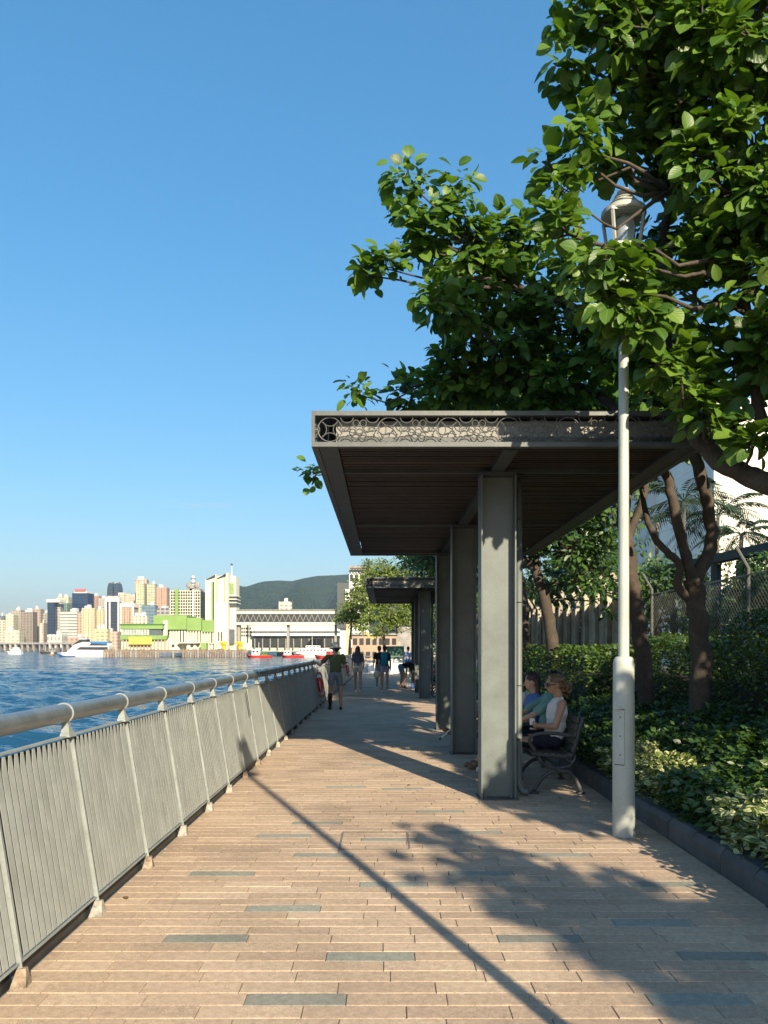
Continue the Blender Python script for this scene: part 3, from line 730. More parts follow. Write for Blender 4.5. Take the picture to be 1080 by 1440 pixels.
# ================================================================== TREES
M_bark=surf('bark',(.070,.054,.041),.9,.4,9,.7,45,col2=(.040,.030,.023),stain=(.13,.11,.085),stain_scale=6,stain_amt=.5)
M_barkl=surf('bark_pale',(.20,.15,.105),.9,.35,9,.6,45,col2=(.10,.075,.055))
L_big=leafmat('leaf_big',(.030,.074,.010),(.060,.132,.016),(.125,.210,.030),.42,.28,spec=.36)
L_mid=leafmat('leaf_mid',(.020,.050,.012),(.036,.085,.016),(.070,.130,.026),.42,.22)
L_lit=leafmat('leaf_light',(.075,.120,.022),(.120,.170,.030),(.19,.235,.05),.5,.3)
def wob(a,b,n,amp,rg):
    a,b=np.array(a,float),np.array(b,float); pts=[a]
    for i in range(1,n): pts.append(a+(b-a)*i/n+rg.normal(0,amp,3))
    pts.append(b); return pts
def tree(name,label,base,trunks,blobs,leaf,mat,kind='broad',rc=.26,per=15,dens=1.0,nparts=0,seed=1,group='trees in the planting bed',bark=None,up=.40,cat='tree',clear=()):
    """trunks: polylines [(point,radius),...]; blobs: (centre, radius) of foliage masses in metres"""
    rg=np.random.default_rng(seed); t=empty(name,tuple(base),0,label,cat,group); B=np.array(base,float)
    bark=bark or M_bark
    q=MB(); sk=[]
    for ln in trunks:
        pts=[np.array(p,float) for p,_ in ln]; rad=[r for _,r in ln]
        # resample smoothly
        P_=[];R_=[]
        for i in range(len(pts)-1):
            p0=pts[max(i-1,0)];p1=pts[i];p2=pts[i+1];p3=pts[min(i+2,len(pts)-1)]
            for s in np.linspace(0,1,5,endpoint=False):
                P_.append(.5*((2*p1)+(-p0+p2)*s+(2*p0-5*p1+4*p2-p3)*s*s+(-p0+3*p1-3*p2+p3)*s**3)); R_.append(rad[i]+(rad[i+1]-rad[i])*s)
        P_.append(pts[-1]);R_.append(rad[-1])
        P2=[p+rg.normal(0,r*.10,3) for p,r in zip(P_,R_)]
        q.tube([Vector(p-B) for p in P2],[r*rg.uniform(.93,1.07) for r in R_],10); sk+= list(zip(P2,R_))
    q.build('trunk',bark,t,smooth=True)
    skp=np.array([p for p,_ in sk]); br=MB()
    pos=[];D=[];Nn=[];S=[]
    limbs=[];skip=len(skp)//4
    for c,r in blobs:
        c=np.array(c,float)
        cand=skp[skip:]; d=np.linalg.norm(cand-c,axis=1)+np.clip(cand[:,2]-c[2],0,9)*1.5+.8*(np.array([r_ for _,r_ in sk[skip:]])<.022); a=cand[np.argmin(d)]
        L=np.linalg.norm(c-a); ra=sk[skip:][int(np.argmin(d))][1]
        pts=wob(a,c,4,.05*L,rg); mid=np.array(pts)
        br.tube([Vector(p-B) for p in pts],list(np.linspace(min(.05,.014+.016*L,max(.010,ra*.85)),.008,len(pts))),6)
        nc=max(3,int(dens*9*((r+.08)/.5)**2))
        for k in range(nc):
            v=rg.normal(size=3); v/=np.linalg.norm(v)
            v*=r*(rg.uniform(.25,1.08)**.6); v[2]*=.85; cc=c+v
            j=mid[np.argmin(np.linalg.norm(mid-cc,axis=1))]
            m2=(j+cc)/2+rg.normal(0,.05,3)
            br.tube([Vector(x-B) for x in (j,m2,cc)],[.011,.008,.005],4,False)
            od=(cc-c); od=od/(np.linalg.norm(od)+1e-6)
            n=int(per*rg.uniform(.6,1.4)); th=rg.uniform(0,2*math.pi,n)+np.arange(n)*2.4; el=rg.normal(.15,.45,n)
            dd=np.stack([np.cos(th)*np.cos(el),np.sin(th)*np.cos(el),np.sin(el)],1)+od*.55
            dd/=np.linalg.norm(dd,axis=1,keepdims=True)
            pp=cc+dd*rc*rg.uniform(.15,1.0,n)[:,None]+rg.normal(0,.03,(n,3))
            nn=np.tile(np.array([0,0,up]),(n,1))+od*.35+dd*.25+rg.normal(0,.33,(n,3))+np.array([.16,-.42,.22])
            dd=dd+np.array([0,0,-.30])+rg.normal(0,.2,(n,3))
            pos.append(pp);D.append(dd);Nn.append(nn);S.append(leaf*rg.uniform(.42,1.25,n))
    br.build('branches',bark,t,smooth=True,kind='stuff')
    pos=np.concatenate(pos);Fr=leaf_frames(np.concatenate(D),np.concatenate(Nn));S=np.concatenate(S)
    for c_,r_ in clear:
        kp=np.linalg.norm(pos+Fr[:,:,1]*S[:,None]*.5-np.array(c_),axis=1)>r_; pos,Fr,S=pos[kp],Fr[kp],S[kp]
    put_leaves(t,pos,Fr,S,kind,mat,nparts,origin=B,ws=rg.uniform(.62,1.15,len(pos)))
    return t
def bl_px(lst): return [(tuple(P(a,b,d)),max(.10,r*d/F-.11)) for a,b,d,r in lst]
def T(px,py,d,r): return (tuple(P(px,py,d)),r)

# tree over the shelter (trunk forks twice beside the lamp post)
A=bl_px([(520,388,9.0,22),(545,378,9.1,22),(590,270,9.2,28),(575,255,9.2,18),(640,262,9.3,26),(600,310,9.2,40),(648,310,9.4,36),(600,350,9.2,36),(650,355,9.4,50),(640,395,9.2,40),(625,425,8.7,40),(650,440,8.7,30),
 (700,350,9.6,50),(745,345,9.6,40),(700,410,9.5,60),(660,470,9.6,45),(630,510,9.8,36),(720,480,9.5,60),(790,470,9.4,70),(800,390,9.3,50),(560,548,10.3,22),(580,560,10.3,26),(508,556,10.4,18),(610,550,10,36),(670,535,9.8,50),(740,545,9.6,50),(800,540,9.5,60),(870,500,9,60),(930,540,8.8,55),(880,440,9.2,60),(955,618,9.1,45),(985,570,8.6,50),(1000,610,8.4,36)])
tree('hibiscus_tree','big leaved tree leaning over the shelter roof, trunk forking in two behind the lamp post',(3.63,8.85,.15),
 [[((3.63,8.85,.1),.13),(tuple(P(985,930,8.8)),.115),(tuple(P(980,845,8.8)),.105),(tuple(P(975,815,8.8)),.10)],
  [T(976,820,8.8,.085),T(1000,770,8.85,.075),T(997,715,8.8,.07),T(982,655,8.7,.068),T(960,600,8.8,.06),T(900,520,9,.055),T(820,440,9.2,.05),T(745,410,9.4,.036),T(690,380,9.5,.022),T(620,340,9.3,.014)],
  [T(976,822,8.8,.07),T(962,770,8.8,.062),T(945,700,8.75,.055),T(930,655,8.8,.05),T(850,560,9.2,.045),T(760,530,9.5,.03),T(660,530,9.8,.016)],
  [T(980,850,8.8,.05),T(955,825,8.8,.05),T(957,795,8.8,.045),T(938,775,8.8,.042),T(918,750,8.9,.04),T(905,700,9.2,.03),T(890,600,9.4,.02)]],
 A,.150,L_big,nparts=290,seed=4,dens=2.3,per=20,rc=.22)
# near tree at the right edge, trunk outside the picture
Bb=bl_px([(805,15,6.3,28),(800,85,6.3,20),(845,50,6.2,55),(910,40,6.2,70),(990,40,6,80),(1065,60,5.9,80),(850,120,6.4,50),(910,130,6.6,70),(985,150,6.3,70),(1055,180,6.1,75),(820,190,6.3,40),(775,235,6.3,28),(805,225,6.3,36),(860,215,6.8,50),(795,280,6.2,45),(800,330,6.1,45),(835,380,6.05,42),(850,350,6.0,30),(880,410,6.0,38),(868,370,6.0,30),(866,440,6.0,34),(845,430,6.05,34),(900,450,6.1,34),(960,560,6.3,45),(990,590,6.3,36),(935,520,6.4,45),(1060,630,6.2,30),(920,230,7.0,60),(940,320,7.2,60),(1000,250,6.1,60),(985,215,6.0,40),(1060,290,6,70),(1000,350,6.4,60),(1060,410,6.1,70),(980,430,6.4,55),(925,420,6.9,50),(1010,500,6.5,50),(1060,530,6.3,60),(950,500,7.2,60),(1040,590,6.8,38),(905,480,7.3,50),
 (960,100,6.8,90),(1040,330,6.7,80),(1150,120,6,110),(1160,300,6,120),(1150,470,6,110),(930,-50,6.3,90),(1030,-60,6.1,100),(1150,-50,6,110),(860,-20,6.4,50)])+[((4.0,4.6,4.6),.6),((4.4,3.9,5.1),.7),((4.9,3.3,4.9),.7),((4.6,2.6,4.3),.6),((4.4,3.3,3.8),.5),((5.2,4.6,4.6),.8),((4.15,2.75,3.6),.35),((4.55,1.9,4.1),.30),((4.95,1.0,4.6),.4),((4.3,.9,3.9),.38),((4.8,-.4,4.4),.40),((4.45,.3,3.6),.28)]  # separate masses at the end are unseen, added to shade columns and bench
tree('hibiscus_tree','nearest big leaved tree filling the upper right, its leaves hiding the lamp head',(4.35,5.9,.15),
 [[((4.35,5.9,.1),.17),((4.30,5.95,1.2),.15),((4.2,6.0,2.2),.14),((3.95,6.1,2.75),.13)],
  [((3.95,6.1,2.7),.10),T(1120,690,6.2,.095),T(1060,672,6.4,.09),T(1005,640,6.6,.08),T(960,580,6.8,.07),T(940,480,6.9,.055),T(935,330,6.9,.04),T(945,270,6.5,.026),T(905,295,6.35,.015),T(868,322,6.25,.009)],
  [((3.98,6.1,2.72),.12),((3.6,6.15,3.6),.10),((3.3,6.2,4.5),.08),T(1060,250,6.3,.06),T(985,170,6.4,.04),T(925,110,6.4,.026),T(905,80,6.3,.014)],
  [((3.6,6.15,3.6),.07),T(1080,600,6.4,.05),T(1060,500,6.3,.04),T(1050,400,6.2,.03),T(1060,300,6.1,.02)]],
 Bb,.138,L_big,nparts=290,seed=8,dens=2.4,per=21,rc=.19,clear=[((2.05,6.57,5.32),.45),(tuple(P(872,292,6.1)),.33),(tuple(P(872,292,5.7)),.30),(tuple(P(872,292,5.3)),.27)])
# second trunk behind the lamp post
tree('hibiscus_tree','slender dark trunked tree just left of the forked trunk, behind the lamp post',(3.55,10.6,.15),
 [[((3.62,10.6,.1),.12),T(905,930,10.5,.115),T(895,850,10.5,.105),T(885,790,10.5,.10),T(878,720,10.5,.09),T(885,640,10.6,.07),T(860,580,10.8,.055),T(780,560,11.4,.04),T(640,590,12,.025),T(520,630,12.3,.014),T(455,668,12.5,.008)],
  [T(882,760,10.5,.06),T(905,700,10.5,.055),T(915,640,10.4,.05),T(950,580,10.4,.03)]],
 bl_px([(445,668,12.5,11),(760,545,11.3,60),(700,560,11.8,60),(840,560,11,60),(900,610,10.6,50),(950,570,10.4,55),(890,660,10.6,30),(980,610,10.2,40),(640,570,12,45),(920,640,10.5,35)])+[((2.6,12.5,5.0),.7),((3.6,12.2,5.2),.7),((1.9,12.8,5.3),.6),((2.9,13.6,5.3),.7)],  # last masses sit hidden above the roof, added to shade the path beyond
 .15,L_big,nparts=60,seed=15,dens=2.6,per=19,rc=.23)
# trees along the bed farther on
tree('bed_tree','leaning slim trunk under dark foliage before the stained panel wall',(3.75,17,.2),
 [[((3.78,17,.15),.15),T(780,925,17,.14),T(770,860,17,.13),T(757,810,17,.11),T(742,790,17,.09),T(700,760,17.5,.06),T(650,740,18,.03)],
  [T(762,830,17,.08),T(755,780,17.1,.07),T(775,730,17.2,.05),T(830,700,17,.03)]],
 bl_px([(760,750,17,50),(800,770,16.5,45),(840,800,16.5,40),(830,760,17,40),(850,840,17,26),(720,740,17.8,40),(690,770,18,30),(800,820,18,36),(860,720,16,50),(790,700,17,50),(740,700,17,50),(850,690,16.5,50)])+[((2.2,16.5,5.2),1.0),((3.2,16.5,5.8),1.1),((1.4,17.5,5.6),.9),((4.4,17,5.4),1.1),((2.4,18.5,6.0),1.0)],
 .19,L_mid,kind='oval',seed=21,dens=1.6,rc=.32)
tree('bed_tree','thick dark trunk beside the rain pipe, tree behind the seated people',(3.7,21,.2),
 [[((3.72,21,.15),.19),T(738,925,20.5,.18),T(735,860,20.5,.16),T(728,800,20.5,.13),T(700,740,20.5,.09),T(640,760,21,.05),T(590,790,21.5,.03)]],
 bl_px([(600,792,21.5,24),(625,790,21,26),(640,812,21,20),(585,800,22,16),(570,790,22.3,12),(700,800,20,26),(690,760,20.5,40),(730,740,20.5,50),(770,800,21,36),(745,830,21,26),(660,770,20.8,40)])+[((2.2,21.5,5.6),1.1),((3.4,21,6.2),1.2),((1.6,23,5.9),1.0),((4.6,22,5.6),1.2),((2.8,24,6.2),1.1),((1.8,26,5.8),1.0),((3.2,26.5,6.2),1.1)],
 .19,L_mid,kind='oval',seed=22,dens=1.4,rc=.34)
tree('bed_tree','shaded tree behind the second shelter',(3.8,30,.2),
 [[((3.8,30,.15),.2),((3.75,30,2),.16),((3.3,30,3.6),.1),((2.5,29.5,4.8),.05)]],
 [((2.6,29.8,5.0),1.0),((3.4,30,5.3),1.3),((4.4,30.2,5.0),1.2),((3.7,29.5,4.0),.9),((4.6,29.5,3.6),.8),((2.0,30.5,5.9),1.1),((3.2,32,6.3),1.2),((1.7,33,5.8),1.0),((2.6,35,6.0),1.1),((3.6,28.3,6.4),1.2),((1.4,28,5.6),.9)],
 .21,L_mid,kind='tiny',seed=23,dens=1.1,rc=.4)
for (tx,ty,lab,sd) in ((3.6,37,'tree behind the second shelter, half hidden by its columns',31),(4.2,44,'far tree right of the path end',32)):
    tree('bed_tree',lab,(tx,ty,.2),[[((tx,ty,.15),.16),((tx-.1,ty,1.8),.12),((tx-.4,ty,3.3),.07)]],
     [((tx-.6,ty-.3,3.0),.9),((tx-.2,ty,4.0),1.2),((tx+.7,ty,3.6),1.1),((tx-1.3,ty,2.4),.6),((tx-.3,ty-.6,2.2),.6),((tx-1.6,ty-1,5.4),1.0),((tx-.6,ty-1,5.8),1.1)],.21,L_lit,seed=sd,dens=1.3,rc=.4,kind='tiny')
# sunlit round-headed tree past the end of the path
tree('path_end_tree','sunlit yellow green tree with a thin pale trunk past the end of the path',(0,52,.0),
 [[((0,52,-.05),.12),((.02,52,1.5),.10),((-.05,52,3),.08),((-.2,52,4.6),.05)]],
 bl_px([(545,800,52,16),(560,815,52,18),(525,815,52,15),(540,835,51.5,18),(515,840,51.5,14),(570,840,52,16),(550,862,51.5,18),(525,865,51.5,14),(575,868,51.5,14),(590,850,52,16),(600,872,51.5,14),(560,880,51.2,10),(595,830,53,18),(515,880,51,10),(535,885,51,10),(590,885,51,10)]),
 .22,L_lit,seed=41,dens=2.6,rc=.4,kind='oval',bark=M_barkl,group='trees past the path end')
tree('path_end_tree','yellow green tree left of the path end beside the bridge tower',(-2.6,58,.0),
 [[((-2.6,58,-.05),.12),((-2.6,58,1.5),.10),((-2.5,58,3),.08),((-2.4,58,4.4),.05)]],
 bl_px([(510,820,58,14),(500,840,58,14),(490,858,57.5,13),(508,862,57.5,14),(482,868,57.5,8),(520,800,58,12),(500,874,57,10),(525,850,58,12)]),
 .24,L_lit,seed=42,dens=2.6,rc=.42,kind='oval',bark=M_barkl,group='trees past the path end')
# trees behind the viewer: their shade falls on the paving and the bed
tree('hibiscus_tree','tree behind the viewer shading the near planting bed',(5.7,-4.6,.15),
 [[((5.7,-4.6,.1),.17),((5.6,-4.6,1.5),.15),((5.4,-4.5,3),.11),((5.1,-4.3,4.6),.07)],[((5.5,-4.5,2.4),.09),((6.3,-2.9,3.6),.07),((6.9,-1.2,4.4),.04)],[((5.3,-4.4,3.4),.06),((4.6,-3.4,4.4),.04),((4.0,-2.9,5.0),.02),((3.7,-2.5,5.0),.01)]],
 [((4.35,-3.0,4.3),.26),((4.8,-4.2,4.8),.32),((4.15,-3.3,5.0),.22),((5.2,-5.4,5.0),.42),((4.7,-3.7,4.3),.26),((7.4,-1.4,4.6),.8),((6.9,-.3,4.2),.6),((4.5,-4.9,5.4),.22),((5.6,-6.2,5.4),.45)],
 .20,L_big,kind='broad',seed=51,dens=1.6,rc=.28)
tree('hibiscus_tree','tree off to the right of the viewer shading the hedge',(7.4,1.2,.3),
 [[((7.4,1.2,.1),.16),((7.3,1.2,1.6),.14),((7.1,1.3,3),.1),((6.9,1.5,4.4),.06)]],
 [((6.6,1.2,4.2),.8),((7.3,1.5,4.9),1.0),((8.2,1.8,4.5),1.0),((7.6,2.6,4.2),.9),((6.9,2.6,4.9),.8),((8.8,2.8,4.4),1.0),((6.1,2.2,3.9),.6),((7.9,.4,4.6),.9)],
 .19,L_big,kind='tiny',seed=52,dens=1.4,rc=.27)

# unseen trees added on the landward side to block sky light and bounce
for i,(tx,ty) in enumerate(((10.5,-12),(11.5,-4),(11.0,3.5),(11.8,10.5),(13.5,17))):
    tree('street_tree',['street tree behind the viewer beyond the hedge','second street tree behind the viewer inland','street tree level with the viewer inland of the hedge','street tree inland of the tall hedge outside the right edge','farthest street tree inland outside the right edge'][i],(tx,ty,.3),
     [[((tx,ty,.1),.2),((tx,ty,2),.17),((tx-.2,ty,4),.12),((tx-.3,ty,6),.06)]],
     [((tx+dx,ty+dy,z),r) for dx,dy,z,r in ((0,0,6.6,1.6),(-.9,.8,5.2,1.5),(1,-.9,5.2,1.6),(.3,1.6,4.0,1.5),(-.3,-1.8,4.2,1.5),(.5,.2,3.0,1.5))],.42,L_mid,kind='tiny',seed=90+i,dens=.55,per=13,rc=.6,group='street trees inland')

# ================================================================== SHRUBS AND HEDGES
L_var=leafmat('leaf_variegated',(.045,.085,.014),(.085,.135,.022),(.15,.20,.040),.42,.22,edge=(.50,.50,.27))
L_shr=leafmat('leaf_shrub',(.018,.045,.010),(.032,.075,.014),(.062,.115,.022),.34,.2)
L_hed=leafmat('leaf_hedge',(.022,.050,.010),(.046,.092,.015),(.10,.155,.026),.36,.2)
M_core=surf('stems',(.030,.028,.016),.95,.4,12,.4,50)  # dark tone standing in for shade inside the shrubs
def hfield(name,label,x0,x1,y0,y1,top,leaf,mat,n,kind='oval',nparts=0,seed=1,depth=.16,cat='shrub',group='shrubs in the planting bed',tilt=.35,foot=.13,skirt=True,ws=(.9,1.15)):
    """one clipped or spreading shrub: leaves fill the outer shell of its body; top(x,y) gives its height"""
    rg=np.random.default_rng(seed); B=np.array([(x0+x1)/2,(y0+y1)/2,foot]); t=empty(name,tuple(B),0,label,cat,group)
    x=rg.uniform(x0,x1,n); y=rg.uniform(y0,y1,n)
    zt=np.array([top(a,b) for a,b in zip(x,y)])
    e=np.minimum(np.minimum(x-x0,x1-x)/.18,np.minimum(y-y0,y1-y)/.18).clip(0,1)
    zt=foot+(zt-foot)*(1-(1-e)**2*.45)
    f=rg.uniform(0,1,n)
    z=zt-depth*rg.uniform(0,1,n)**1.4
    side=f<.42                      # leaves on the flanks
    s=rg.integers(0,4,n); sx=np.where(s==0,x0,np.where(s==1,x0,x)); sx=np.where(s==3,x1,sx)
    dist=rg.uniform(-.05,depth,n)
    X=np.where(side&(s<=1),x0+dist,np.where(side&(s==3),x1-dist,x)); Y=np.where(side&(s==2),y0+dist,y)
    zz=np.array([top(a,b) for a,b in zip(X,Y)])
    Z=np.where(side,foot+.02+(zz-foot)*rg.uniform(0,1,n)**.8*.92,z)
    pos=np.stack([X,Y,Z],1)
    on=np.where(side[:,None],np.stack([np.where(s<=1,-1.,np.where(s==3,1.,0.)),np.where(s==2,-1.,0.),np.full(n,.25)],1),np.array([[0,0,1.]]))
    th=rg.uniform(0,6.28,n); dd=np.stack([np.cos(th),np.sin(th),rg.normal(.1,.4,n)],1)+on*.5
    nn=on*.6+np.array([0,-.15,.5])+rg.normal(0,tilt,(n,3))
    S=leaf*rg.uniform(.55,1.25,n)
    put_leaves(t,pos,leaf_frames(dd,nn),S,kind,mat,nparts,crown='foliage',origin=B,ws=rg.uniform(*ws,n))
    # solid dark core added in place of the shaded inside
    gx=np.linspace(x0+.1,x1-.1,6); gy=np.linspace(y0+.1,y1-.1,max(6,int((y1-y0)/.3))); q=MB(); nx_,ny_=len(gx),len(gy)
    vs=[(a-B[0],b-B[1],foot+(top(a,b)-foot)*(.62 if 0<i<nx_-1 and 0<j<ny_-1 else .50)-B[2]) for j,b in enumerate(gy) for i,a in enumerate(gx)]
    vs+=[(a-B[0],b-B[1],-.05) for j,b in enumerate(gy) for i,a in enumerate(gx)]
    fs=[(j*nx_+i,j*nx_+i+1,(j+1)*nx_+i+1,(j+1)*nx_+i) for j in range(ny_-1) for i in range(nx_-1)]
    o_=nx_*ny_
    for i in range(nx_-1): fs+=[(i,o_+i,o_+i+1,i+1),((ny_-1)*nx_+i,(ny_-1)*nx_+i+1,o_+(ny_-1)*nx_+i+1,o_+(ny_-1)*nx_+i)]
    for j in range(ny_-1): fs+=[(j*nx_,(j+1)*nx_,o_+(j+1)*nx_,o_+j*nx_),(j*nx_+nx_-1,o_+j*nx_+nx_-1,o_+(j+1)*nx_+nx_-1,(j+1)*nx_+nx_-1)]
    q.add(vs,fs).build('stems',M_core,t)
    return t
def bumpy(seed,base,amp,wl):
    rg=np.random.default_rng(seed); k=[(rg.normal(0,1),rg.normal(0,1),rg.uniform(0,6.28)) for _ in range(6)]
    def f(x,y): return base(x,y)+amp*sum(math.sin(a*x*6.28/wl+b*y*6.28/wl+c) for a,b,c in k)/3
    return f
hfield('variegated_shrub','bright variegated cream and green shrub spilling over the kerb at lower right',2.50,3.30,3.6,5.75,bumpy(1,lambda x,y:.58+.10*(x-2.5),.07,.8),.072,L_var,8775,nparts=290,seed=61,tilt=.45)
hfield('variegated_shrub','variegated shrub at the kerb just behind the lamp post base, beside the bench end',2.50,3.0,6.9,8.9,bumpy(2,lambda x,y:.52+.10*(x-2.5),.07,.8),.072,L_var,4320,nparts=120,seed=62,tilt=.45)
hfield('leafy_shrub','dark green shrub at the kerb between the two variegated shrubs',2.52,3.2,5.76,6.9,bumpy(3,lambda x,y:.50+.12*(x-2.5),.06,.8),.074,L_shr,4640,nparts=100,seed=63)
hfield('leafy_shrub','broad dark glossy shrub between the variegated shrubs and the tall hedge',3.05,4.05,5.8,8.2,bumpy(4,lambda x,y:.68+.30*(x-3.0),.07,.9),.074,L_shr,10150,nparts=200,seed=64,foot=.16)
hfield('leafy_shrub','dark shrub behind the bright variegated one at the right edge',3.32,4.2,3.8,5.8,bumpy(5,lambda x,y:.62+.25*(x-3.2),.07,.9),.074,L_shr,7250,kind='tiny',nparts=60,seed=65,foot=.16)
hfield('leafy_shrub','low dark shrub behind the benches under the second trunk',2.9,4.0,8.25,12.5,bumpy(6,lambda x,y:.70+.28*(x-3.0),.08,1.0),.074,L_shr,10875,kind='tiny',nparts=100,seed=66,foot=.16)
hfield('leafy_shrub','low shaded shrub at the kerb behind the far bench',2.52,3.0,8.95,15,bumpy(7,lambda x,y:.55,.06,.9),.074,L_shr,7250,kind='tiny',seed=67)
hfield('tall_hedge','tall clipped hedge at the right edge with pale new growth on top',4.1,5.3,5.5,9.4,bumpy(8,lambda x,y:2.0,.07,1.2),.056,L_hed,20150,kind='tiny',nparts=200,seed=68,foot=.2,cat='hedge',group='hedges')
hfield('tall_hedge','clipped hedge behind the two trunks, left of the taller hedge',4.05,5.1,9.45,13.5,bumpy(9,lambda x,y:1.75,.06,1.2),.056,L_hed,13950,kind='tiny',seed=69,foot=.2,cat='hedge',group='hedges')
hfield('tall_hedge','far clipped hedge behind the seated people along the panel wall',3.6,4.9,13.6,26,bumpy(10,lambda x,y:1.6,.07,1.4),.085,L_hed,14000,kind='tiny',seed=70,foot=.2,cat='hedge',group='hedges')
hfield('leafy_shrub','shaded shrubs along the bed beside the second shelter',2.6,3.5,15.2,40,bumpy(11,lambda x,y:.75,.10,1.2),.11,L_shr,9000,kind='tiny',seed=71,foot=.16)
def bush(label,c,rs,n,leaf,mat,seed,kind='tiny'):
    rg=np.random.default_rng(seed); c=np.array(c,float); t=empty('bush',(c[0],c[1],.3),0,label,'bush','bushes beyond the fence')
    lob=[(c+rg.normal(0,.45,3)*np.array(rs),np.array(rs)*rg.uniform(.4,.75)) for _ in range(9)]
    pos=[];nn=[];dd=[]
    for cc,rr in lob:
        v=rg.normal(size=(n//9,3)); v/=np.linalg.norm(v,axis=1,keepdims=True)
        pos.append(cc+v*rr*rg.uniform(.7,1.05,(n//9,1))); nn.append(v+np.array([0,-.2,.5])+rg.normal(0,.3,v.shape)); dd.append(np.cross(v,rg.normal(size=v.shape))+np.array([0,0,-.3]))
    pos=np.concatenate(pos); pos[:,2]=np.maximum(pos[:,2],.3)
    put_leaves(t,pos,leaf_frames(np.concatenate(dd),np.concatenate(nn)),leaf*rg.uniform(.6,1.2,len(pos)),kind,mat,0,crown='foliage',origin=np.array(t.location))
    q=MB()
    for cc,rr in lob: q.tube([(0,0,-.1),tuple((cc-np.array(t.location))*.5),tuple(cc-np.array(t.location))],[.05,.03,.015],5)
    q.build('stems',M_bark,t)
bush('dark bush behind the chain link fence between the trunks',(6.6,14.5,1.7),(.9,1.6,1.3),6000,.11,L_mid,81)
bush('green bush behind the blue steel frame at the right edge',(8.1,15.2,1.9),(.8,1.2,1.2),5000,.10,L_hed,82)
bush('dark leafy bush beyond the blue steel frame',(9.6,18.5,2.1),(1.0,1.6,1.6),5000,.12,L_mid,88)
bush('dark bush under the tall feathery palm',(10.6,22.5,2.3),(1.2,1.8,1.7),5000,.14,L_mid,89)
bush('olive bush behind the panel wall left of the lamp post',(6.8,21,2.9),(1.0,2.6,1.3),3600,.14,L_mid,83)
bush('tall dark foliage mass behind the second trunk',(7.8,27,4.0),(1.8,3.5,2.3),5000,.18,L_mid,84)
bush('sunlit yellow green bush below the palms',(10.5,26,3.4),(1.6,1.6,1.4),2600,.16,L_lit,85)
bush('dark foliage behind the panel wall above the seated people',(6.2,33,3.6),(1.6,4,2.3),4200,.2,L_mid,86)
bush('lit bush beyond the path end right of the barrier',(4.0,54,2.2),(1.8,1.5,1.9),2200,.22,L_mid,87)

# ---- palms behind the fence
L_palm=surf('palm_leaf',(.040,.075,.028),.5,.3,6,.05,60,island=.4)
M_ptr=surf('palm_trunk',(.20,.18,.15),.9,.3,8,.5,30)
def palm(label,x,y,h,fr,seed,nf=13):
    rg=np.random.default_rng(seed); t=empty('palm_tree',(x,y,.3),0,label,'palm','palms beyond the fence')
    q=MB(); q.tube([(0,0,-.3),(.03,0,h*.4),(.0,.02,h*.75),(.02,0,h)],[.11,.085,.075,.06],10); q.build('trunk',M_ptr,t,smooth=True)
    for k in range(nf):
        az=k*2.4+rg.uniform(-.2,.2); el=rg.uniform(.05,1.2); L=fr*rg.uniform(.8,1.1); q=MB()
        d=Vector((math.cos(az),math.sin(az),0)); sp=[]
        for i in range(12):
            s=i/11; sp.append(Vector((.02,0,h))+d*L*s*(math.cos(el)*.6+.4)+Vector((0,0,L*(math.sin(el)*s-.75*s*s*(1.1-.4*math.sin(el))))))
        q.tube(sp,list(np.linspace(.016,.004,12)),4,False)
        side=d.cross(Vector((0,0,1)))
        for i in range(2,12):
            for j in (0,.5):
                if i==11 and j: continue
                p=sp[i] if not j else (sp[i]+sp[i+1])/2
                tn=(sp[min(i+1,11)]-sp[i-1]).normalized()
                for sg in (-1,1):
                    ln=L*.30*(1-abs((i+j)/11-.45)*1.1)*rg.uniform(.8,1.1)
                    tip=p+(side*sg*.75+tn*.65).normalized()*ln+Vector((0,0,-ln*.45))
                    mid=(p+tip)/2+Vector((0,0,ln*.08)); wv=tn*.034
                    b=len(q.v); q.v+= [tuple(p),tuple(mid-wv),tuple(mid+wv),tuple(tip)]; q.f+=[(b,b+1,b+2),(b+1,b+3,b+2)]
        q.build('frond',L_palm,t)
palm('slender palm in front of the white tower, rightmost of the palms',PX(1043,24),24,PZ(752,24)-.3,1.5,1)
palm('tall feathery palm between the forked limbs',PX(962,26),26,PZ(705,26)-.3,2.3,2,16)
palm('palm just left of the forked trunk, partly hidden by leaves',PX(925,30),30,PZ(735,30)-.3,2.0,3)
palm('palm behind the right limb of the forked tree',PX(1010,28),28,PZ(725,28)-.3,2.0,4,15)

# ================================================================== BEHIND THE BED
M_pw=surf('stained_panel',(.55,.46,.33),.85,.3,1.2,.2,20,stain=(.16,.09,.045),stain_scale=1.0,stain_amt=.8,streak=.25,objr=.45)
M_pp=surf('concrete_post',(.46,.41,.33),.85,.3,2,.3,30,stain=(.2,.15,.1),stain_amt=.6)
pw=empty('panel_wall',(5.35,16,.2),0,'old stained panel wall with bent topped concrete posts behind the hedge','wall')
q=MB()
for k in range(16):     # ribbed sheets
    z=.1+k*.15; q.box(-.012,.012+.02*(k%2),-.48,.48,z,z+.147)
pm=q.mesh('panel',M_pw)
q=MB(); q.cbox(-.06,.06,-.06,.06,-.3,2.75,.01); q.bar((0,0,2.72),(-.22,0,3.08),.09,.09,(0,1,0)); postm=q.mesh('wall_post',M_pp)
for k in range(26):
    inst('panel',pm,pw,(rx.uniform(-.02,.02),.5+k*1.0,rx.uniform(-.04,.04)),(0,rx.uniform(-.02,.02),0))
    inst('wall_post',postm,pw,(-.09,k*1.0,rx.uniform(-.05,.05)),(rx.uniform(-.03,.03),0,0))
M_gal=surf('galvanised',(.24,.25,.245),.5,.2,8,.05,40,metal=.3)
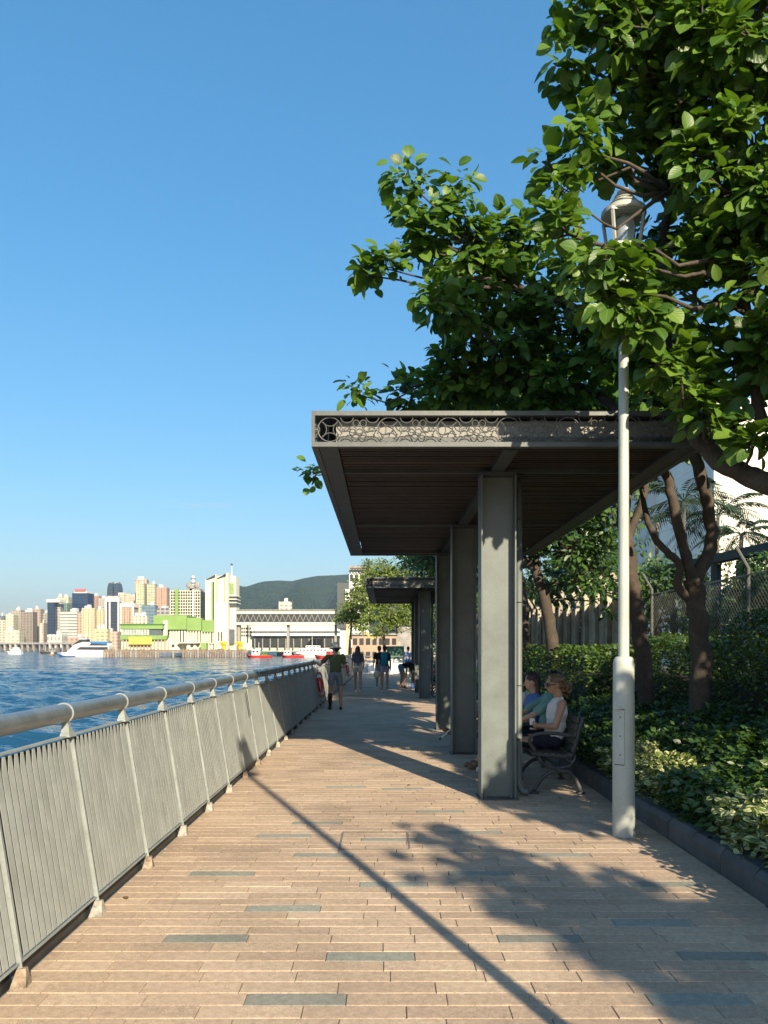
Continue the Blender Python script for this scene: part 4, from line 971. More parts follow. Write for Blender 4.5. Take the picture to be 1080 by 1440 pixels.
cl=empty('chain_link_fence',(5.9,8,.3),0,'galvanised chain link fence with pale posts behind the tall hedge','fence')
q=MB()
LY,LZ=9.0,2.5; pit=.10
k=-int(LZ/pit)
for s in (1,-1):
    a=-LZ
    while a<LY:
        y0,y1=max(a,0),min(a+LZ,LY)
        z0,z1=y0-a,y1-a
        if s<0: z0,z1=LZ-z0,LZ-z1
        if y1-y0>.02: q.tube([(.004*s,y0,z0),(.004*s,y1,z1)],.0028,3,False)
        a+=pit
q.build('wire_mesh',M_gal,cl,kind='stuff')
M_fp=surf('fence_post_grey',(.11,.115,.11),.6,.2,6)
pmesh=MB().tube([(0,0,-.3),(0,0,2.6),(-.2,0,2.95)],.032,8).mesh('fence_post',M_fp)
for k in range(5): inst('fence_post',pmesh,cl,(.03,k*2.25,0))
for z in (.05,1.25,2.5): MB().tube([(.03,0,z),(.03,LY,z)],.014,6).build('fence_rail',M_gal,cl)
M_blue=surf('blue_steel',(.030,.052,.085),.45,.2,4,.05,40)
bf=empty('steel_frame',(7.5,13,.3),0,'dark blue steel frame of tall fins under a sloping top beam at the right','steel frame')
for k in range(15):
    y=.6+k*1.25; MB().box(-.05,.05,y-.16,y+.16,-.3,3.10+.03*k).build('fin',M_blue,bf)
MB().prism([(0,3.12),(20,3.62),(20,3.80),(0,3.30)],-.14,.14,'x').build('top_beam',M_blue,bf)
for z in (1.0,2.0): MB().tube([(.0,0,z),(.0,19,z+.2)],.025,6).build('rail',M_gal,bf)
for k in (2,5,8): MB().bar((-.07,k*1.25,.4),(-.07,k*1.25+1.8,2.2),.05,.06).build('brace',M_blue,bf)

# white towers at the right
def tower(label,x0,x1,y,z1,mat,depth=20,z0=-.3,name='tower_block',group='towers behind the bed',extra=None,cat='building'):
    t=empty(name,((x0+x1)/2,y,z0),0,label,cat,group); cx=(x0+x1)/2
    MB().box(x0-cx,x1-cx,0,depth,0,z1-z0).build('wall',mat,t)
    if extra: extra(t,x0-cx,x1-cx,z1-z0)
    return t
def ex_white(t,a,b,h):
    z=2.0; k=0
    while z<h-2:
        MB().box(a-.06,b+.06,-.12,-.003,z,z+.18).build('floor_ledge',M_twh,t)
        if k%1==0:
            x=a+.8
            while x<a+2.9: MB().box(x,x+.9,-.05,-.002,z+.7,z+2.1).build('window',M_tgl,t); x+=1.15
        z+=3.0; k+=1
M_twh=surf('tower_white',(.80,.78,.71),.8,.08,.3,0,10); M_tgl=surf('tower_glass',(.10,.12,.14),.2,.2,1,0,10)
tower('bright white tower wall behind the rightmost palm',PX(1005,70),PX(1240,70),70,PZ(560,70),facade('tower_cream',(.84,.81,.72),(.60,.58,.52),9,1.2,.95,.12),extra=None)
tower('grey white tower with ledges and window rows between the forked limbs',PX(915,85),PX(1012,85),85,PZ(590,85),facade('tower_grey',(.66,.67,.65),(.30,.33,.36),6,3.0,.3,.5),extra=ex_white)
tower('pale tower far behind the dark foliage',PX(820,120),PX(930,120),120,PZ(700,120),facade('tower_pale',(.62,.62,.60),(.3,.33,.36),3.4,3,.5,.5))

# ================================================================== END OF THE PATH
bar=empty('barrier',(0,47.2,0),0,'low white panel barrier with tubular rails across the end of the path','barrier')
x=-1.3
while x<2.2:
    MB().cbox(x,x+.78,-.03,.03,.06,.72,.01).build('panel',M_wht,bar); MB().box(x+.785,x+.835,-.04,.04,0,1.15).build('post',M_gal,bar); x+=.84
for z in (.86,1.12): MB().tube([(-1.35,0,z),(2.3,0,z)],.025,8).build('rail',M_gal,bar)
# utility things beyond the barrier
M_grn=surf('green_cabinet',(.035,.11,.07),.5,.15,4); M_yel=surf('yellow_paint',(.62,.42,.03),.5,.2,4); M_org=surf('orange_cream',(.62,.40,.22),.7,.15,3)
t=empty('utility_cabinet',(PX(602,52),52,0),0,'dark green cabinet on a pale plinth beyond the barrier','cabinet')
t.location.x=PX(557,49); t.location.y=49
MB().cbox(-.55,.55,-.3,.3,.95,1.75,.02).build('body',M_grn,t); MB().box(-.5,.5,-.28,.28,-.05,.948).build('plinth',M_wht,t)
for sx in (-1,1): MB().box(sx*.27-.25,sx*.27+.25,-.32,-.302,1.0,1.7).build('door',M_grn,t)
def crane(x,y,s,label):
    t=empty('loading_boom',(x,y,0),0,label,'crane','booms beyond the path end')
    MB().box(-.4*s,.4*s,-.4*s,.4*s,-.06,.9*s).build('base',M_conc,t)
    MB().box(-.14*s,.14*s,-.14*s,.14*s,.9*s,4.6*s).build('mast',M_org,t)
    MB().bar((0,0,4.2*s),(2.4*s,0,2.4*s),.12*s,.14*s,(0,1,0)).build('boom',M_yel,t)
crane(PX(490,75),75,1.05,'cream mast with a yellow brace beyond the path end')
def shed(name,label,px0,px1,pt,pb,d,mat,depth=8,roofm=None,cat='building',group=None,z0=None,win=None):
    x0,x1=PX(px0,d),PX(px1,d); zz=z0 if z0 is not None else PZ(pb,d); h=PZ(pt,d)-zz; cx=(x0+x1)/2
    t=empty(name,(cx,d,zz),0,label,cat,group); w=(x1-x0)/2
    MB().box(-w,w,0,depth,0,h).build('wall',mat,t)
    if roofm: MB().box(-w-.02*w,w+.02*w,-.3,depth+.3,h,h+max(.15,.06*h)).build('roof',roofm,t)
    if win:
        n,m_,wm=win
        for i in range(n):
            for j in range(m_):
                a=-w+2*w*(i+.2)/n; b=-w+2*w*(i+.8)/n; c=h*(j+.3)/m_; e=h*(j+.75)/m_
                MB().box(a,b,-.15,-.01,c,e).build('window',wm,t)
    return t
M_sal=surf('salmon_wall',(.36,.27,.20),.8,.15,1); M_win=surf('dark_window',(.045,.05,.055),.15,.2,1,0); M_crm=surf('cream_wall',(.62,.60,.47),.8,.1,.2,.0,5,stain=(.45,.42,.32),stain_scale=.1,stain_amt=.5)
shed('harbour_shed','salmon walled low building beyond the path end barrier',496,560,893,912,110,M_sal,8,M_conc,z0=-.3,win=(7,2,M_win))
shed('harbour_shed','pale building with a roof truss behind the sunlit tree',492,520,803,905,150,M_wht,10,M_conc,z0=-.3,win=(4,6,M_win))
q=MB()
for k in range(7): 
    a=PX(494+4*k,149); b=PX(498+4*k,149); z0_,z1_=PZ(803,149),PZ(799,149)
    q.bar((a,149,z0_),(b,149,z1_),.12,.12); q.bar((a,149,z1_),(b,149,z0_),.12,.12); q.bar((a,149,z1_),(b,149,z1_),.14,.14)
q.build('roof_truss_sign',M_dark,label='dark lattice truss on the roof of the pale building',cat='truss')
shed('harbour_shed','long low shed right of the path end behind the trees',560,700,880,912,120,M_conc,10,M_dark,z0=-.3)

# ================================================================== PIER, TOWER AND BRIDGE
D=370.0
M_green=surf('pier_green',(.19,.31,.08),.6,.12,.15,0,5,stain=(.14,.24,.06),stain_scale=.12,stain_amt=.5)
M_greend=surf('pier_green_dark',(.06,.20,.05),.6,.12,.2,0,5)
M_pile=surf('pier_pile',(.26,.20,.15),.9,.3,.6,0,5,stain=(.08,.06,.05),stain_scale=.5)
M_sign=surf('banner_yellow',(.75,.50,.08),.6,.1,.3,0,4,stain=(.60,.30,.04),stain_scale=.35,stain_amt=.5)
pier=empty('pier',(PX(247,D),D,WATER),0,'timber fendered pier under the green and cream ferry terminal','pier')
ox=PX(247,D)
MB().box(PX(146,D)-ox,PX(350,D)-ox,0,40,2.6,PZ(914.5,D)-WATER).build('deck',M_pile,pier)
pm=MB().box(-.42,.42,-.5,0,-1.5,PZ(912.5,D)-WATER).mesh('pile',M_pile); pm2=MB().box(-.42,.42,-.5,0,-1.5,PZ(914,D)-WATER-.4).mesh('pile',M_conc)
for k in range(58):
    px=147+k*3.5
    if 227<px<242 or 247<px<258: continue
    inst('pile',pm if rx.random()<.7 else pm2,pier,(PX(px,D)-ox,-.01,rx.uniform(-.3,.2)))
MB().box(PX(146,D)-ox,PX(350,D)-ox,-.2,-.05,2.2,2.9).build('fender_beam',M_pile,pier)
# stepped terminal hall
h=empty('ferry_terminal',(PX(210,D),D+6,PZ(914,D)),0,'bright green and cream ferry terminal hall on the pier','building'); ox=PX(210,D); bz=PZ(914,D)
def pb(name,mat,a,b,t,bt,y0,y1,par): return MB().box(PX(a,D)-ox,PX(b,D)-ox,y0,y1,PZ(bt,D)-bz,PZ(t,D)-bz).build(name,mat,par)
pb('roof_band',M_green,164,225,878,884,0,16,h); pb('roof',M_greend,163,226,876.6,877.9,-.6,17,h)
pb('window_band',M_tgl,165,222,884.1,893,.8,15,h)
gm=surf('pale_glass',(.42,.45,.42),.3,.2,.4,0,5)
for k in range(10): pb('pane',gm,165.5+k*4.0,168.9+k*4.0,884.4,892.7,.4,.75,h)
pb('base_band',M_green,164,230,893.1,899,0,16,h)
pb('lower_wall',M_crm,164,236,899.1,914,2,14,h)
for k in range(14): pb('column',M_pp,167+k*5,168.2+k*5,899.2,914,.3,1.2,h)
pb('upper_block',M_green,208,256,864,884.6,4,24,h); pb('stair_stack',M_crm,223,229,872,900,2.6,3.9,h)
for a,b,t,bt in ((257,278,868,886),(279,297,871,888)): pb('upper_block',M_green,a,b,t,bt,3,22,h)
pb('link_wall',M_greend,228,298,884.7,889,6,20,h)
pb('cream_hall',M_crm,230,300,888.2,914,5,22,h)
for k in range(16): pb('fin',M_crm,232+k*4.1,234+k*4.1,886.5,905,3.6,4.9,h)
for a in (246,250,272,291): pb('dark_recess',M_win,a,a+3.4,887.5,902,4.2,4.8,h)  # dark slabs stand in for shade between the fins
for a in (231,258):      # splayed buttress walls with a round hole
    q=MB(); q.prism([(PX(a,D)-ox,0),(PX(a+17,D)-ox,0),(PX(a+13,D)-ox,PZ(907,D)-bz),(PX(a+1,D)-ox,PZ(897,D)-bz)],1.0,3.5); w_=q.build('buttress',M_crm,h)
    q=MB(); q.lathe([(.75,0),(.75,.3)],14); o=q.build('porthole',M_win,w_); o.matrix_local=Matrix.Translation((PX(a+8,D)-ox,.98,PZ(908,D)-bz))@Matrix.Rotation(R(90),4,'X')
pb('kiosk',M_green,279,287,904,914,0,4,h)
pb('awning',M_crm,246,276,903,904.5,-1,4,h)
s=pb('banner',M_sign,177,210,895.5,906,-.9,-.6,h)
# tower
tw=empty('pier_tower',(PX(304,D),D+8,PZ(914,D)),0,'cream concrete pier tower with green strips and slanted tops','building'); ox=PX(304,D)
def shaft(a,b,tl,tr,y0,y1,name='shaft',mat=M_crm): return MB().prism([(PX(a,D)-ox,0),(PX(b,D)-ox,0),(PX(b,D)-ox,PZ(tr,D)-bz),(PX(a,D)-ox,PZ(tl,D)-bz)],y0,y1).build(name,mat,tw)
sa=shaft(281.5,296.5,812,804,4,14); sb=shaft(297,317,811,803,0,13); sc=shaft(317.3,325.5,806.5,806.5,5,14)
for s_,(a,b,t1,t2,yy) in ((sa,(283,296,811,804,3.9)),(sb,(301,314,810.5,803.5,-.1))):
    MB().prism([(PX(a,D)-ox,PZ(t1+2,D)-bz),(PX(b,D)-ox,PZ(t2+5,D)-bz),(PX(b,D)-ox,PZ(t2+.6,D)-bz),(PX(a,D)-ox,PZ(t1+.6,D)-bz)],yy-.2,yy).build('louvre',M_win,s_)
pb2=lambda name,mat,a,b,t,bt,y0,y1,par: MB().box(PX(a,D)-ox,PX(b,D)-ox,y0,y1,PZ(bt,D)-bz,PZ(t,D)-bz).build(name,mat,par)
pb2('green_strip',M_green,291,296.4,815,871,3.4,3.9,sa); pb2('green_strip',M_green,300.5,301.8,811,845,-.3,-.05,sb); pb2('green_strip',M_green,312,313.2,806,845,-.3,-.05,sb)
pb2('green_panel',M_green,317.5,322.5,817,833,4.6,4.95,sc)
for a in (303,307): pb2('slot_window',M_win,a,a+1.6,888,901,-.3,-.05,sb)
for k in range(3): pb2('balcony',M_crm,317.4,328,835+k*5,836.5+k*5,2,13,tw); pb2('balcony_glass',M_tgl,317.6,327,836.6+k*5,839.8+k*5,3.2,12,tw)
pb2('lobby',M_tgl,317.4,324,884,905,3,12,tw)
MB().tube([(PX(317.5,D)-ox,8,PZ(806,D)-bz),(PX(317.5,D)-ox,8,PZ(788,D)-bz)],.22,6).build('mast',M_wht,tw)
MB().lathe([(.5,0),(.6,.4),(.4,.9)],8,(PX(317.5,D)-ox,8,PZ(790,D)-bz)).build('mast_lamp',M_dark,tw)
# covered footbridge
br=empty('footbridge',(PX(402,D),D+14,PZ(880,D)),0,'long covered footbridge with cream roof and dark glazed sides joining the pier tower','bridge'); ox=PX(402,D); bz=PZ(880,D)
x0,x1=PX(320,D)-ox,PX(474,D)-ox; zz=lambda py: PZ(py,D)-bz
MB().box(x0,x1,0,7,zz(861.5),zz(856.5)).build('roof',M_crm,br); MB().box(x0-.5,x1,-.6,7.6,zz(856.4),zz(855)).build('roof_edge',M_conc,br)
MB().box(x0,x1,.6,6.4,zz(873.5),zz(861.6)).build('glazing',M_win,br)
MB().box(x0,x1,0,7,zz(877.5),zz(873.6)).build('floor_beam',M_crm,br)
n=18
for k in range(n):
    a=x0+(x1-x0)*k/n; b=x0+(x1-x0)*(k+1)/n; c=(a+b)/2
    q=MB(); q.bar((a,.3,zz(873.4)),(c,.3,zz(862)),.35,.3,(0,1,0)); q.bar((c,.3,zz(862)),(b,.3,zz(873.4)),.35,.3,(0,1,0)); q.build('truss_brace',surf('truss_grey',(.20,.20,.18),.6,.2,1,0),br)
for px in (328,400,470): MB().box(PX(px,D)-ox-.6,PX(px,D)-ox+.6,2,5,-14,zz(877.6)).build('pier_leg',M_conc,br)
t=empty('bridge_tower',(PX(483,D),D+10,-2),0,'dark box tower at the right end of the footbridge','building')
MB().box(PX(473.5,D)-PX(483,D),PX(494,D)-PX(483,D),0,14,PZ(883,D)+2,PZ(817,D)+2).build('upper_box',M_shd,t); MB().box(-2,2,2,12,0,PZ(883,D)+1.9).build('core',M_wht,t)
MB().box(PX(485,D)-PX(483,D),PX(500,D)-PX(483,D),-1,-.1,PZ(845,D)+2,PZ(826,D)+2).build('white_panel',M_wht,t)
# terminal building behind the bridge
D2=440.0
t=empty('harbour_terminal',(PX(410,D2),D2,-2.6),0,'long white strip windowed terminal building under the footbridge','building'); ox=PX(410,D2); bz=-2.6
def pc(name,mat,a,b,tp,bt,y0,y1,par=t): return MB().box(PX(a,D2)-ox,PX(b,D2)-ox,y0,y1,PZ(bt,D2)-bz,PZ(tp,D2)-bz).build(name,mat,par)
pc('wall',M_crm,326,488,878,916,6,40)
for (tp,bt) in ((884,887.5),(890,894)): pc('ledge',M_wht,354,486,tp,bt,2,5.9)
for k in range(10):
    for (tp,bt) in ((887.6,889.9),): pc('window',gm,356+k*13,367+k*13,tp,bt,5.2,5.95)
    pc('window',M_tgl,356+k*13,367+k*13,894.4,896.5,5.2,5.95)
pc('ground_floor_void',M_win,354,484,898,909,4.5,5.9)  # solid dark slab in place of shade behind the columns
for k in range(12): pc('column',M_conc,357+k*11,358.5+k*11,898,912,3.4,4.4)
for k in range(8):
    for j in range(3): pc('window',M_win,329+k*3,330.8+k*3,882+j*5,884.5+j*5,5.6,5.98)
pc('chimney',M_conc,350,351.2,872,898,1,2)
# grid-fronted office behind the tower
D3=470.0
t=empty('office_block',(PX(261,D3),D3,-2),0,'dark office block with a white grid front and a roof antenna behind the pier tower','building'); ox=PX(261,D3); bz=-2
def pd(name,mat,a,b,tp,bt,y0,y1,par=t): return MB().box(PX(a,D3)-ox,PX(b,D3)-ox,y0,y1,PZ(bt,D3)-bz,PZ(tp,D3)-bz).build(name,mat,par)
pd('wall',M_win,240.5,283,831,912,0,30)
for k in range(12): pd('floor_band',M_crm,240.5,283,830.6+k*4.1,831.7+k*4.1,-.5,-.02)
for k in range(13): pd('mullion',M_crm,240.6+k*3.45,241.4+k*3.45,831.8,880,-.45,-.03)
pd('green_strip',M_green,248,252.5,828,868,-1.6,-.55); pd('white_pier',M_wht,272,274,829,880,-1.0,-.55)
for a,b,tp in ((262,280,827),(255,262,829),(266,272,822)): pd('roof_box',M_conc,a,b,tp,830.9,3,14)
MB().tube([(PX(268,D3)-ox,8,PZ(822,D3)-bz),(PX(268,D3)-ox,8,PZ(808,D3)-bz)],.9,8).build('antenna_mast',M_wht,t)
for px in (263,275): MB().ell((PX(px,D3)-ox,6,PZ(822,D3)-bz),(1.7,.6,1.9)).build('dish',M_conc,t,True)
q=MB(); q.ring((PX(268,D3)-ox,8,PZ(818,D3)-bz),2.0,.3,(1,0,0),(0,1,0),14,5); q.ring((PX(268,D3)-ox,8,PZ(812,D3)-bz),1.4,.3,(1,0,0),(0,1,0),14,5); q.build('antenna_ring',M_conc,t)

# ================================================================== BOATS
M_hullw=surf('hull_white',(.78,.77,.73),.35,.06,.5,0,5); M_hullr=surf('hull_red',(.60,.05,.03),.45,.12,.5,0,5); M_hullb=surf('hull_blue',(.03,.16,.42),.4,.1,.5,0,5); M_hullk=surf('hull_dark',(.07,.065,.06),.6,.2,.5,0,5)
def hull(L,W,hb,hs,bow=.35,rake=.12):     # along x, bow at -x ; returns MB
    q=MB(); n=11; b=len(q.v)
    for i in range(n):
        s=i/(n-1); x=-L/2+L*s; w=W/2*(min(1,(s/bow))**.6 if s<bow else 1); w=max(w,.05); top=hb+(hs-hb)*min(1,s/.5)
        xr=x+rake*L*(1-min(1,s/.25))*1.0
        q.v+=[(x,-w,top),(x,w,top),(xr,w*.75,-.4),(xr,-w*.75,-.4)]
    for i in range(n-1):
        for k in range(4): a=b+4*i+k; c=b+4*i+(k+1)%4; q.f.append((a,c,c+4,a+4))
    q.f+=[(b,b+1,b+2,b+3),(b+4*(n-1)+3,b+4*(n-1)+2,b+4*(n-1)+1,b+4*(n-1))]
    return q
# fast catamaran ferry at the pier
Df=385.0
t=empty('ferry',(PX(119,Df),Df,WATER),0,'white fast ferry with dark window bands and a blue bow moored at the pier','ferry')
k=Df/F
hull(77*k,7.5,2.4,2.0,.25,.10).build('hull',M_hullw,t)
bs=hull(30.6*k,7.2,1.7,.5,.6,.2).build('bow_stripe',M_hullb,t); bs.location.x=-23.6*k; bs.scale=(1,1.03,1)
q=MB(); q.prism([(-22*k,2.0),(38*k,2.0),(38*k,5.4),(36*k,7.4),(2*k,7.4),(-9*k,6.2),(-18*k,3.4)],-3.2,3.2); q.build('cabin',M_hullw,t)
q=MB(); q.prism([(-8*k,3.6),(37*k,3.4),(37*k,5.0),(-2*k,5.0)],-3.28,-3.22); q.build('window_band',M_win,t)
q=MB(); q.prism([(10*k,5.6),(37*k,5.6),(35*k,7.0),(14*k,7.0)],-3.28,-3.22); q.build('window_band',M_win,t)
q=MB(); q.prism([(12*k,6.9),(36*k,6.2),(36.5*k,7.7),(10*k,7.7)],-3.3,3.3); q.build('roof_stripe',M_hullb,t)
q=MB(); q.prism([(-13*k,6.0),(-1*k,7.45),(6*k,7.45),(6*k,8.8),(-3*k,8.8),(-10*k,7.0)],-2.4,2.4); q.build('wheelhouse',M_win,t)
q=MB(); q.prism([(-4*k,8.82),(6.5*k,8.82),(6.5*k,9.3),(-4*k,9.3)],-2.5,2.5); q.build('wheelhouse_roof',M_hullw,t)
MB().tube([(3*k,0,9.2),(3*k,0,12)],.15,6).build('mast',M_hullw,t)
def boat(name,label,px,d,wpx,hm,deck,cabs,flip=1,cat='boat',group='boats on the harbour',hh=1.6,W=4,mast=0):
    k=d/F; t=empty(name,(PX(px,d),d,WATER),0,label,cat,group); t.scale=(flip,1,1)
    L=wpx*k; hull(L,W,hh*1.5,hh).build('hull',hm,t); MB().prism([(-L*.40,hh*1.02),(L*.49,hh*1.02),(L*.49,hh*1.16),(-L*.36,hh*1.22)],-W*.46,W*.46).build('deck',deck,t)
    for (a,b,z0,z1,m_) in cabs:
        c=MB().cbox(a*L,b*L,-W*.36,W*.36,z0,z1,.12).build('cabin',m_,t)
        nw=max(2,int((b-a)*L/1.6))
        for i in range(nw):
            xa=a*L+(b-a)*L*(i+.2)/nw; xb=a*L+(b-a)*L*(i+.8)/nw
            MB().box(xa,xb,-W*.36-.05,-W*.36-.006,z0+(z1-z0)*.45,z0+(z1-z0)*.8).build('window',M_win,c)
    if mast: MB().tube([(0,0,hh),(0,0,mast)],.09,6).build('mast',M_hullw,t)
boat('motor_yacht','small white motor yacht alone on the water at far left',21,560,22,M_hullw,M_hullw,[(-.2,.4,1.8,3.6,M_hullw),(-.05,.3,3.6,5.0,M_hullw)],mast=8)
boat('barge','dark low barge moored left of the white ferry',70,600,28,M_hullk,M_pile,[(.1,.4,1.8,4.2,M_conc)],mast=9,W=8)
boat('sampan','small brown boat off the bow of the white ferry',73,430,9,M_pile,M_pile,[(0,.35,1.0,2.2,M_wht)],hh=.9,W=2.4)
boat('red_workboat','red hulled workboat with white cabin right of the pier end',365,345,36,M_hullr,M_hullr,[(-.25,.05,1.2,3.8,M_hullw),(.1,.35,1.2,2.6,M_greend)],hh=1.0,W=6,mast=7)
boat('red_workboat','red barge hull in the middle of the row below the footbridge',412,350,32,M_hullr,M_hullr,[(-.35,-.05,1.2,3.2,M_hullw)],hh=1.0,W=6)
boat('patrol_ship','pale grey patrol ship with stacked decks below the footbridge',440,370,56,M_wht,M_wht,[(-.32,.38,2.2,4.2,M_hullw),(-.15,.2,4.2,5.6,M_hullw)],hh=1.8,W=8,mast=10)
boat('red_workboat','red boat with a blunt white banded stern beside the sun hat',460,300,34,M_hullr,M_hullr,[(.0,.42,1.3,3.2,M_hullr),(.02,.40,3.2,4.0,M_hullw)],hh=1.2,W=6)
for px,lab in ((315,'yellow cargo hopper on the pier beside the tower'),(338,'yellow cargo hopper at the right tip of the pier')):
    t=empty('cargo_hopper',(PX(px,D),D+1,PZ(914,D)),0,lab,'hopper','yellow hoppers on the pier'); 
    t.location.z=PZ(914.6,D)
    MB().lathe([(1.1,0),(1.1,1.4),(.9,1.8),(1.6,3.4),(1.6,3.9)],10).build('drum',M_yel,t); MB().box(-1.7,1.7,-1.0,-.6,2.6,4.2).build('hood',M_yel,t)
    MB().bar((-1.5,0,3.9),(-4.5,0,1.2),.3,.3,(0,1,0)).build('chute',M_yel,t)

# ================================================================== FAR CITY
def g_(n,w_,wi,bay=3.5,floor=3.2,*a,**k): return facade(n,shade(w_,.84),shade(wi,.62),bay*1.4,floor*1.35,*a,**k)
CT=[ # px0,px1,top,d, material, label
 (-40,-8,868,1300,g_('f1',(.52,.48,.38),(.22,.21,.2)),'cream blocks at the far left edge of the skyline'),
 (-8,8,872,1280,g_('f2',(.55,.52,.42),(.25,.24,.2),4,3.2),'pale cream block at the left picture edge'),
 (1,7,866,1350,g_('f2b',(.16,.18,.20),(.08,.09,.1)),'small dark block top above the left picture edge'),
 (8,28,886,1220,g_('f3',(.66,.62,.48),(.40,.37,.3),5,4),'wide cream podium block near the left edge'),
 (9,20,864,1260,g_('f3b',(.66,.62,.46),(.3,.28,.24),3.5,3.2,.4),'stepped cream tower above the cream podium'),
 (17,30,858,1340,g_('f4',(.42,.38,.30),(.18,.17,.15)),'tan tower behind the stepped cream tower'),
 (30.5,47,860,1260,g_('f5',(.30,.25,.20),(.12,.11,.10),3.6,3.2,.6,.6),'brown grey slab left of the pinkish tower'),
 (46,58,856,1320,g_('f6',(.45,.34,.26),(.2,.16,.14)),'pinkish tan tower right of the brown grey slab'),
 (57,62,876,1250,g_('f6b',(.58,.52,.42),(.25,.22,.2)),'narrow pale tower before the navy block'),
 (61,68,862,1330,g_('f7',(.36,.35,.32),(.16,.16,.16)),'slim grey tower left of the navy glass block'),
 (67.5,77,847,1250,g_('f8',(.030,.055,.11),(.02,.035,.07),2.5,3.6,.9,.85,.3),'navy glass slab with a pale cap'),
 (76,86,849,1262,g_('f8b',(.45,.42,.38),(.16,.20,.22),3,3.4,.6),'glazed pinkish slab joined to the navy slab'),
 (80,97,839.5,1380,g_('f9',(.62,.56,.38),(.3,.27,.22),4,3.2),'yellowish tower behind the navy slab'),
 (87,96,848,1330,g_('f9b',(.20,.30,.24),(.10,.16,.14),3,3.4,.7,.7),'greenish glass tower left of the dark blue tower'),
 (85,110,860,1240,g_('f10',(.62,.62,.56),(.22,.25,.26),30,3.6,1.0,.45),'white striped office block in front of the dark blue tower'),
 (102,125,834,1300,g_('f11',(.035,.065,.14),(.02,.04,.09),2.6,3.8,.9,.85,.3),'broad dark blue glass tower with a red roof sign'),
 (110,117,862,1230,g_('f12',(.52,.38,.28),(.22,.17,.14)),'pink strip block left of the cream twin towers'),
 (116,134,855,1215,g_('f13',(.63,.55,.36),(.3,.26,.19),3.2,3.0,.35,.5,.8,(7,.12)),'left of the cream yellow twin residential towers'),
 (134.5,149,857,1225,g_('f13b',(.62,.54,.36),(.3,.26,.19),3.2,3.0,.35,.5,.8,(6,.12)),'right of the cream yellow twin residential towers'),
 (126,140,838,1400,g_('f14',(.42,.27,.20),(.18,.13,.11)),'brown tower behind the cream twin towers'),
 (140,150,841,1390,g_('f14b',(.44,.42,.38),(.2,.2,.2)),'grey tower right of the brown tower'),
 (149.5,167,846,1190,g_('f15',(.05,.07,.10),(.03,.045,.07),2.4,3.6,.9,.85,.3),'dark glass tower in a white frame'),
 (150,186,835,1420,g_('f16',(.66,.57,.42),(.3,.26,.2),3.2,3.0,.45,.5,.8,(11,.15)),'wide cream residential wall below the twin dark towers'),
 (151,160,820,1520,g_('f17',(.06,.085,.12),(.04,.06,.09),2.6,3.8,.8,.8,.4),'left of the twin dark round shouldered towers'),
 (161,169,820,1520,g_('f17b',(.06,.085,.12),(.04,.06,.09),2.6,3.8,.8,.8,.4),'right of the twin dark round shouldered towers'),
 (163,188,854,1200,g_('f18',(.55,.40,.28),(.26,.20,.16),3.2,3.0,.45,.5,.8,(8,.15)),'pink residential block beside the white framed tower'),
 (183,192,838,1400,g_('f18b',(.60,.50,.38),(.28,.24,.2)),'slim cream tower left of the tallest tower'),
 (191,207,814.5,1330,g_('f19',(.58,.40,.30),(.26,.2,.17)),'tallest pinkish tower of the skyline'),
 (192,203.5,820,1300,g_('f19b',(.55,.55,.36),(.22,.26,.20),3,3.2,.6,.5),'yellow green glazed tower in front of the tallest tower'),
 (207.5,219,821,1310,g_('f20',(.50,.50,.34),(.2,.24,.2),3,3.2,.6,.5),'second yellow green glazed tower'),
 (219,236,826,1320,g_('f21',(.52,.33,.24),(.24,.17,.14),3.2,3.0,.45,.5,.8,(9,.2)),'wide reddish pink tower right of the glazed towers'),
 (236,243,836,1400,g_('f21b',(.58,.52,.44),(.25,.23,.2)),'pale tower just left of the office grid block'),
 (200,219,851,1150,g_('f22',(.18,.26,.32),(.10,.16,.22),3,3.6,.8,.7,.4),'low blue glass block above the green terminal'),
 (186,208,866,1140,g_('f23',(.66,.58,.46),(.3,.26,.22),4,3.4),'low cream block behind the green terminal roof'),
 (213,242,855,1160,g_('f24',(.42,.38,.34),(.12,.14,.18),5,4.2,.7,.6),'low dark windowed block right of the blue glass block'),
 (134,152,884,1120,g_('f25',(.62,.55,.33),(.30,.28,.18),5,4,.6,.4),'low yellowish shed front behind the ferry'),
 (152,166,888,1130,g_('f26',(.55,.42,.32),(.25,.2,.17),4,3.6),'low pink block behind the ferry stern'),
 (96,118,896,1110,g_('f27',(.52,.36,.28),(.24,.18,.15),5,4),'low reddish quay shed behind the ferry wheelhouse'),
 (67,88,892,1115,g_('f28',(.70,.68,.60),(.3,.28,.25),4,6,.5,.7),'white colonnaded quay building before the navy slab'),
 (393,411,846,1100,g_('f29',(.64,.58,.50),(.26,.24,.22),5,4,.5,.5),'lone pale apartment block on the hill above the footbridge'),
]
M_capw=surf('roof_pale',(.66,.63,.56),.8,.1,.1,0,1); M_redsign=surf('roof_sign_red',(.45,.12,.09),.6,.1,.2,0,1)
rc_=random.Random(77)
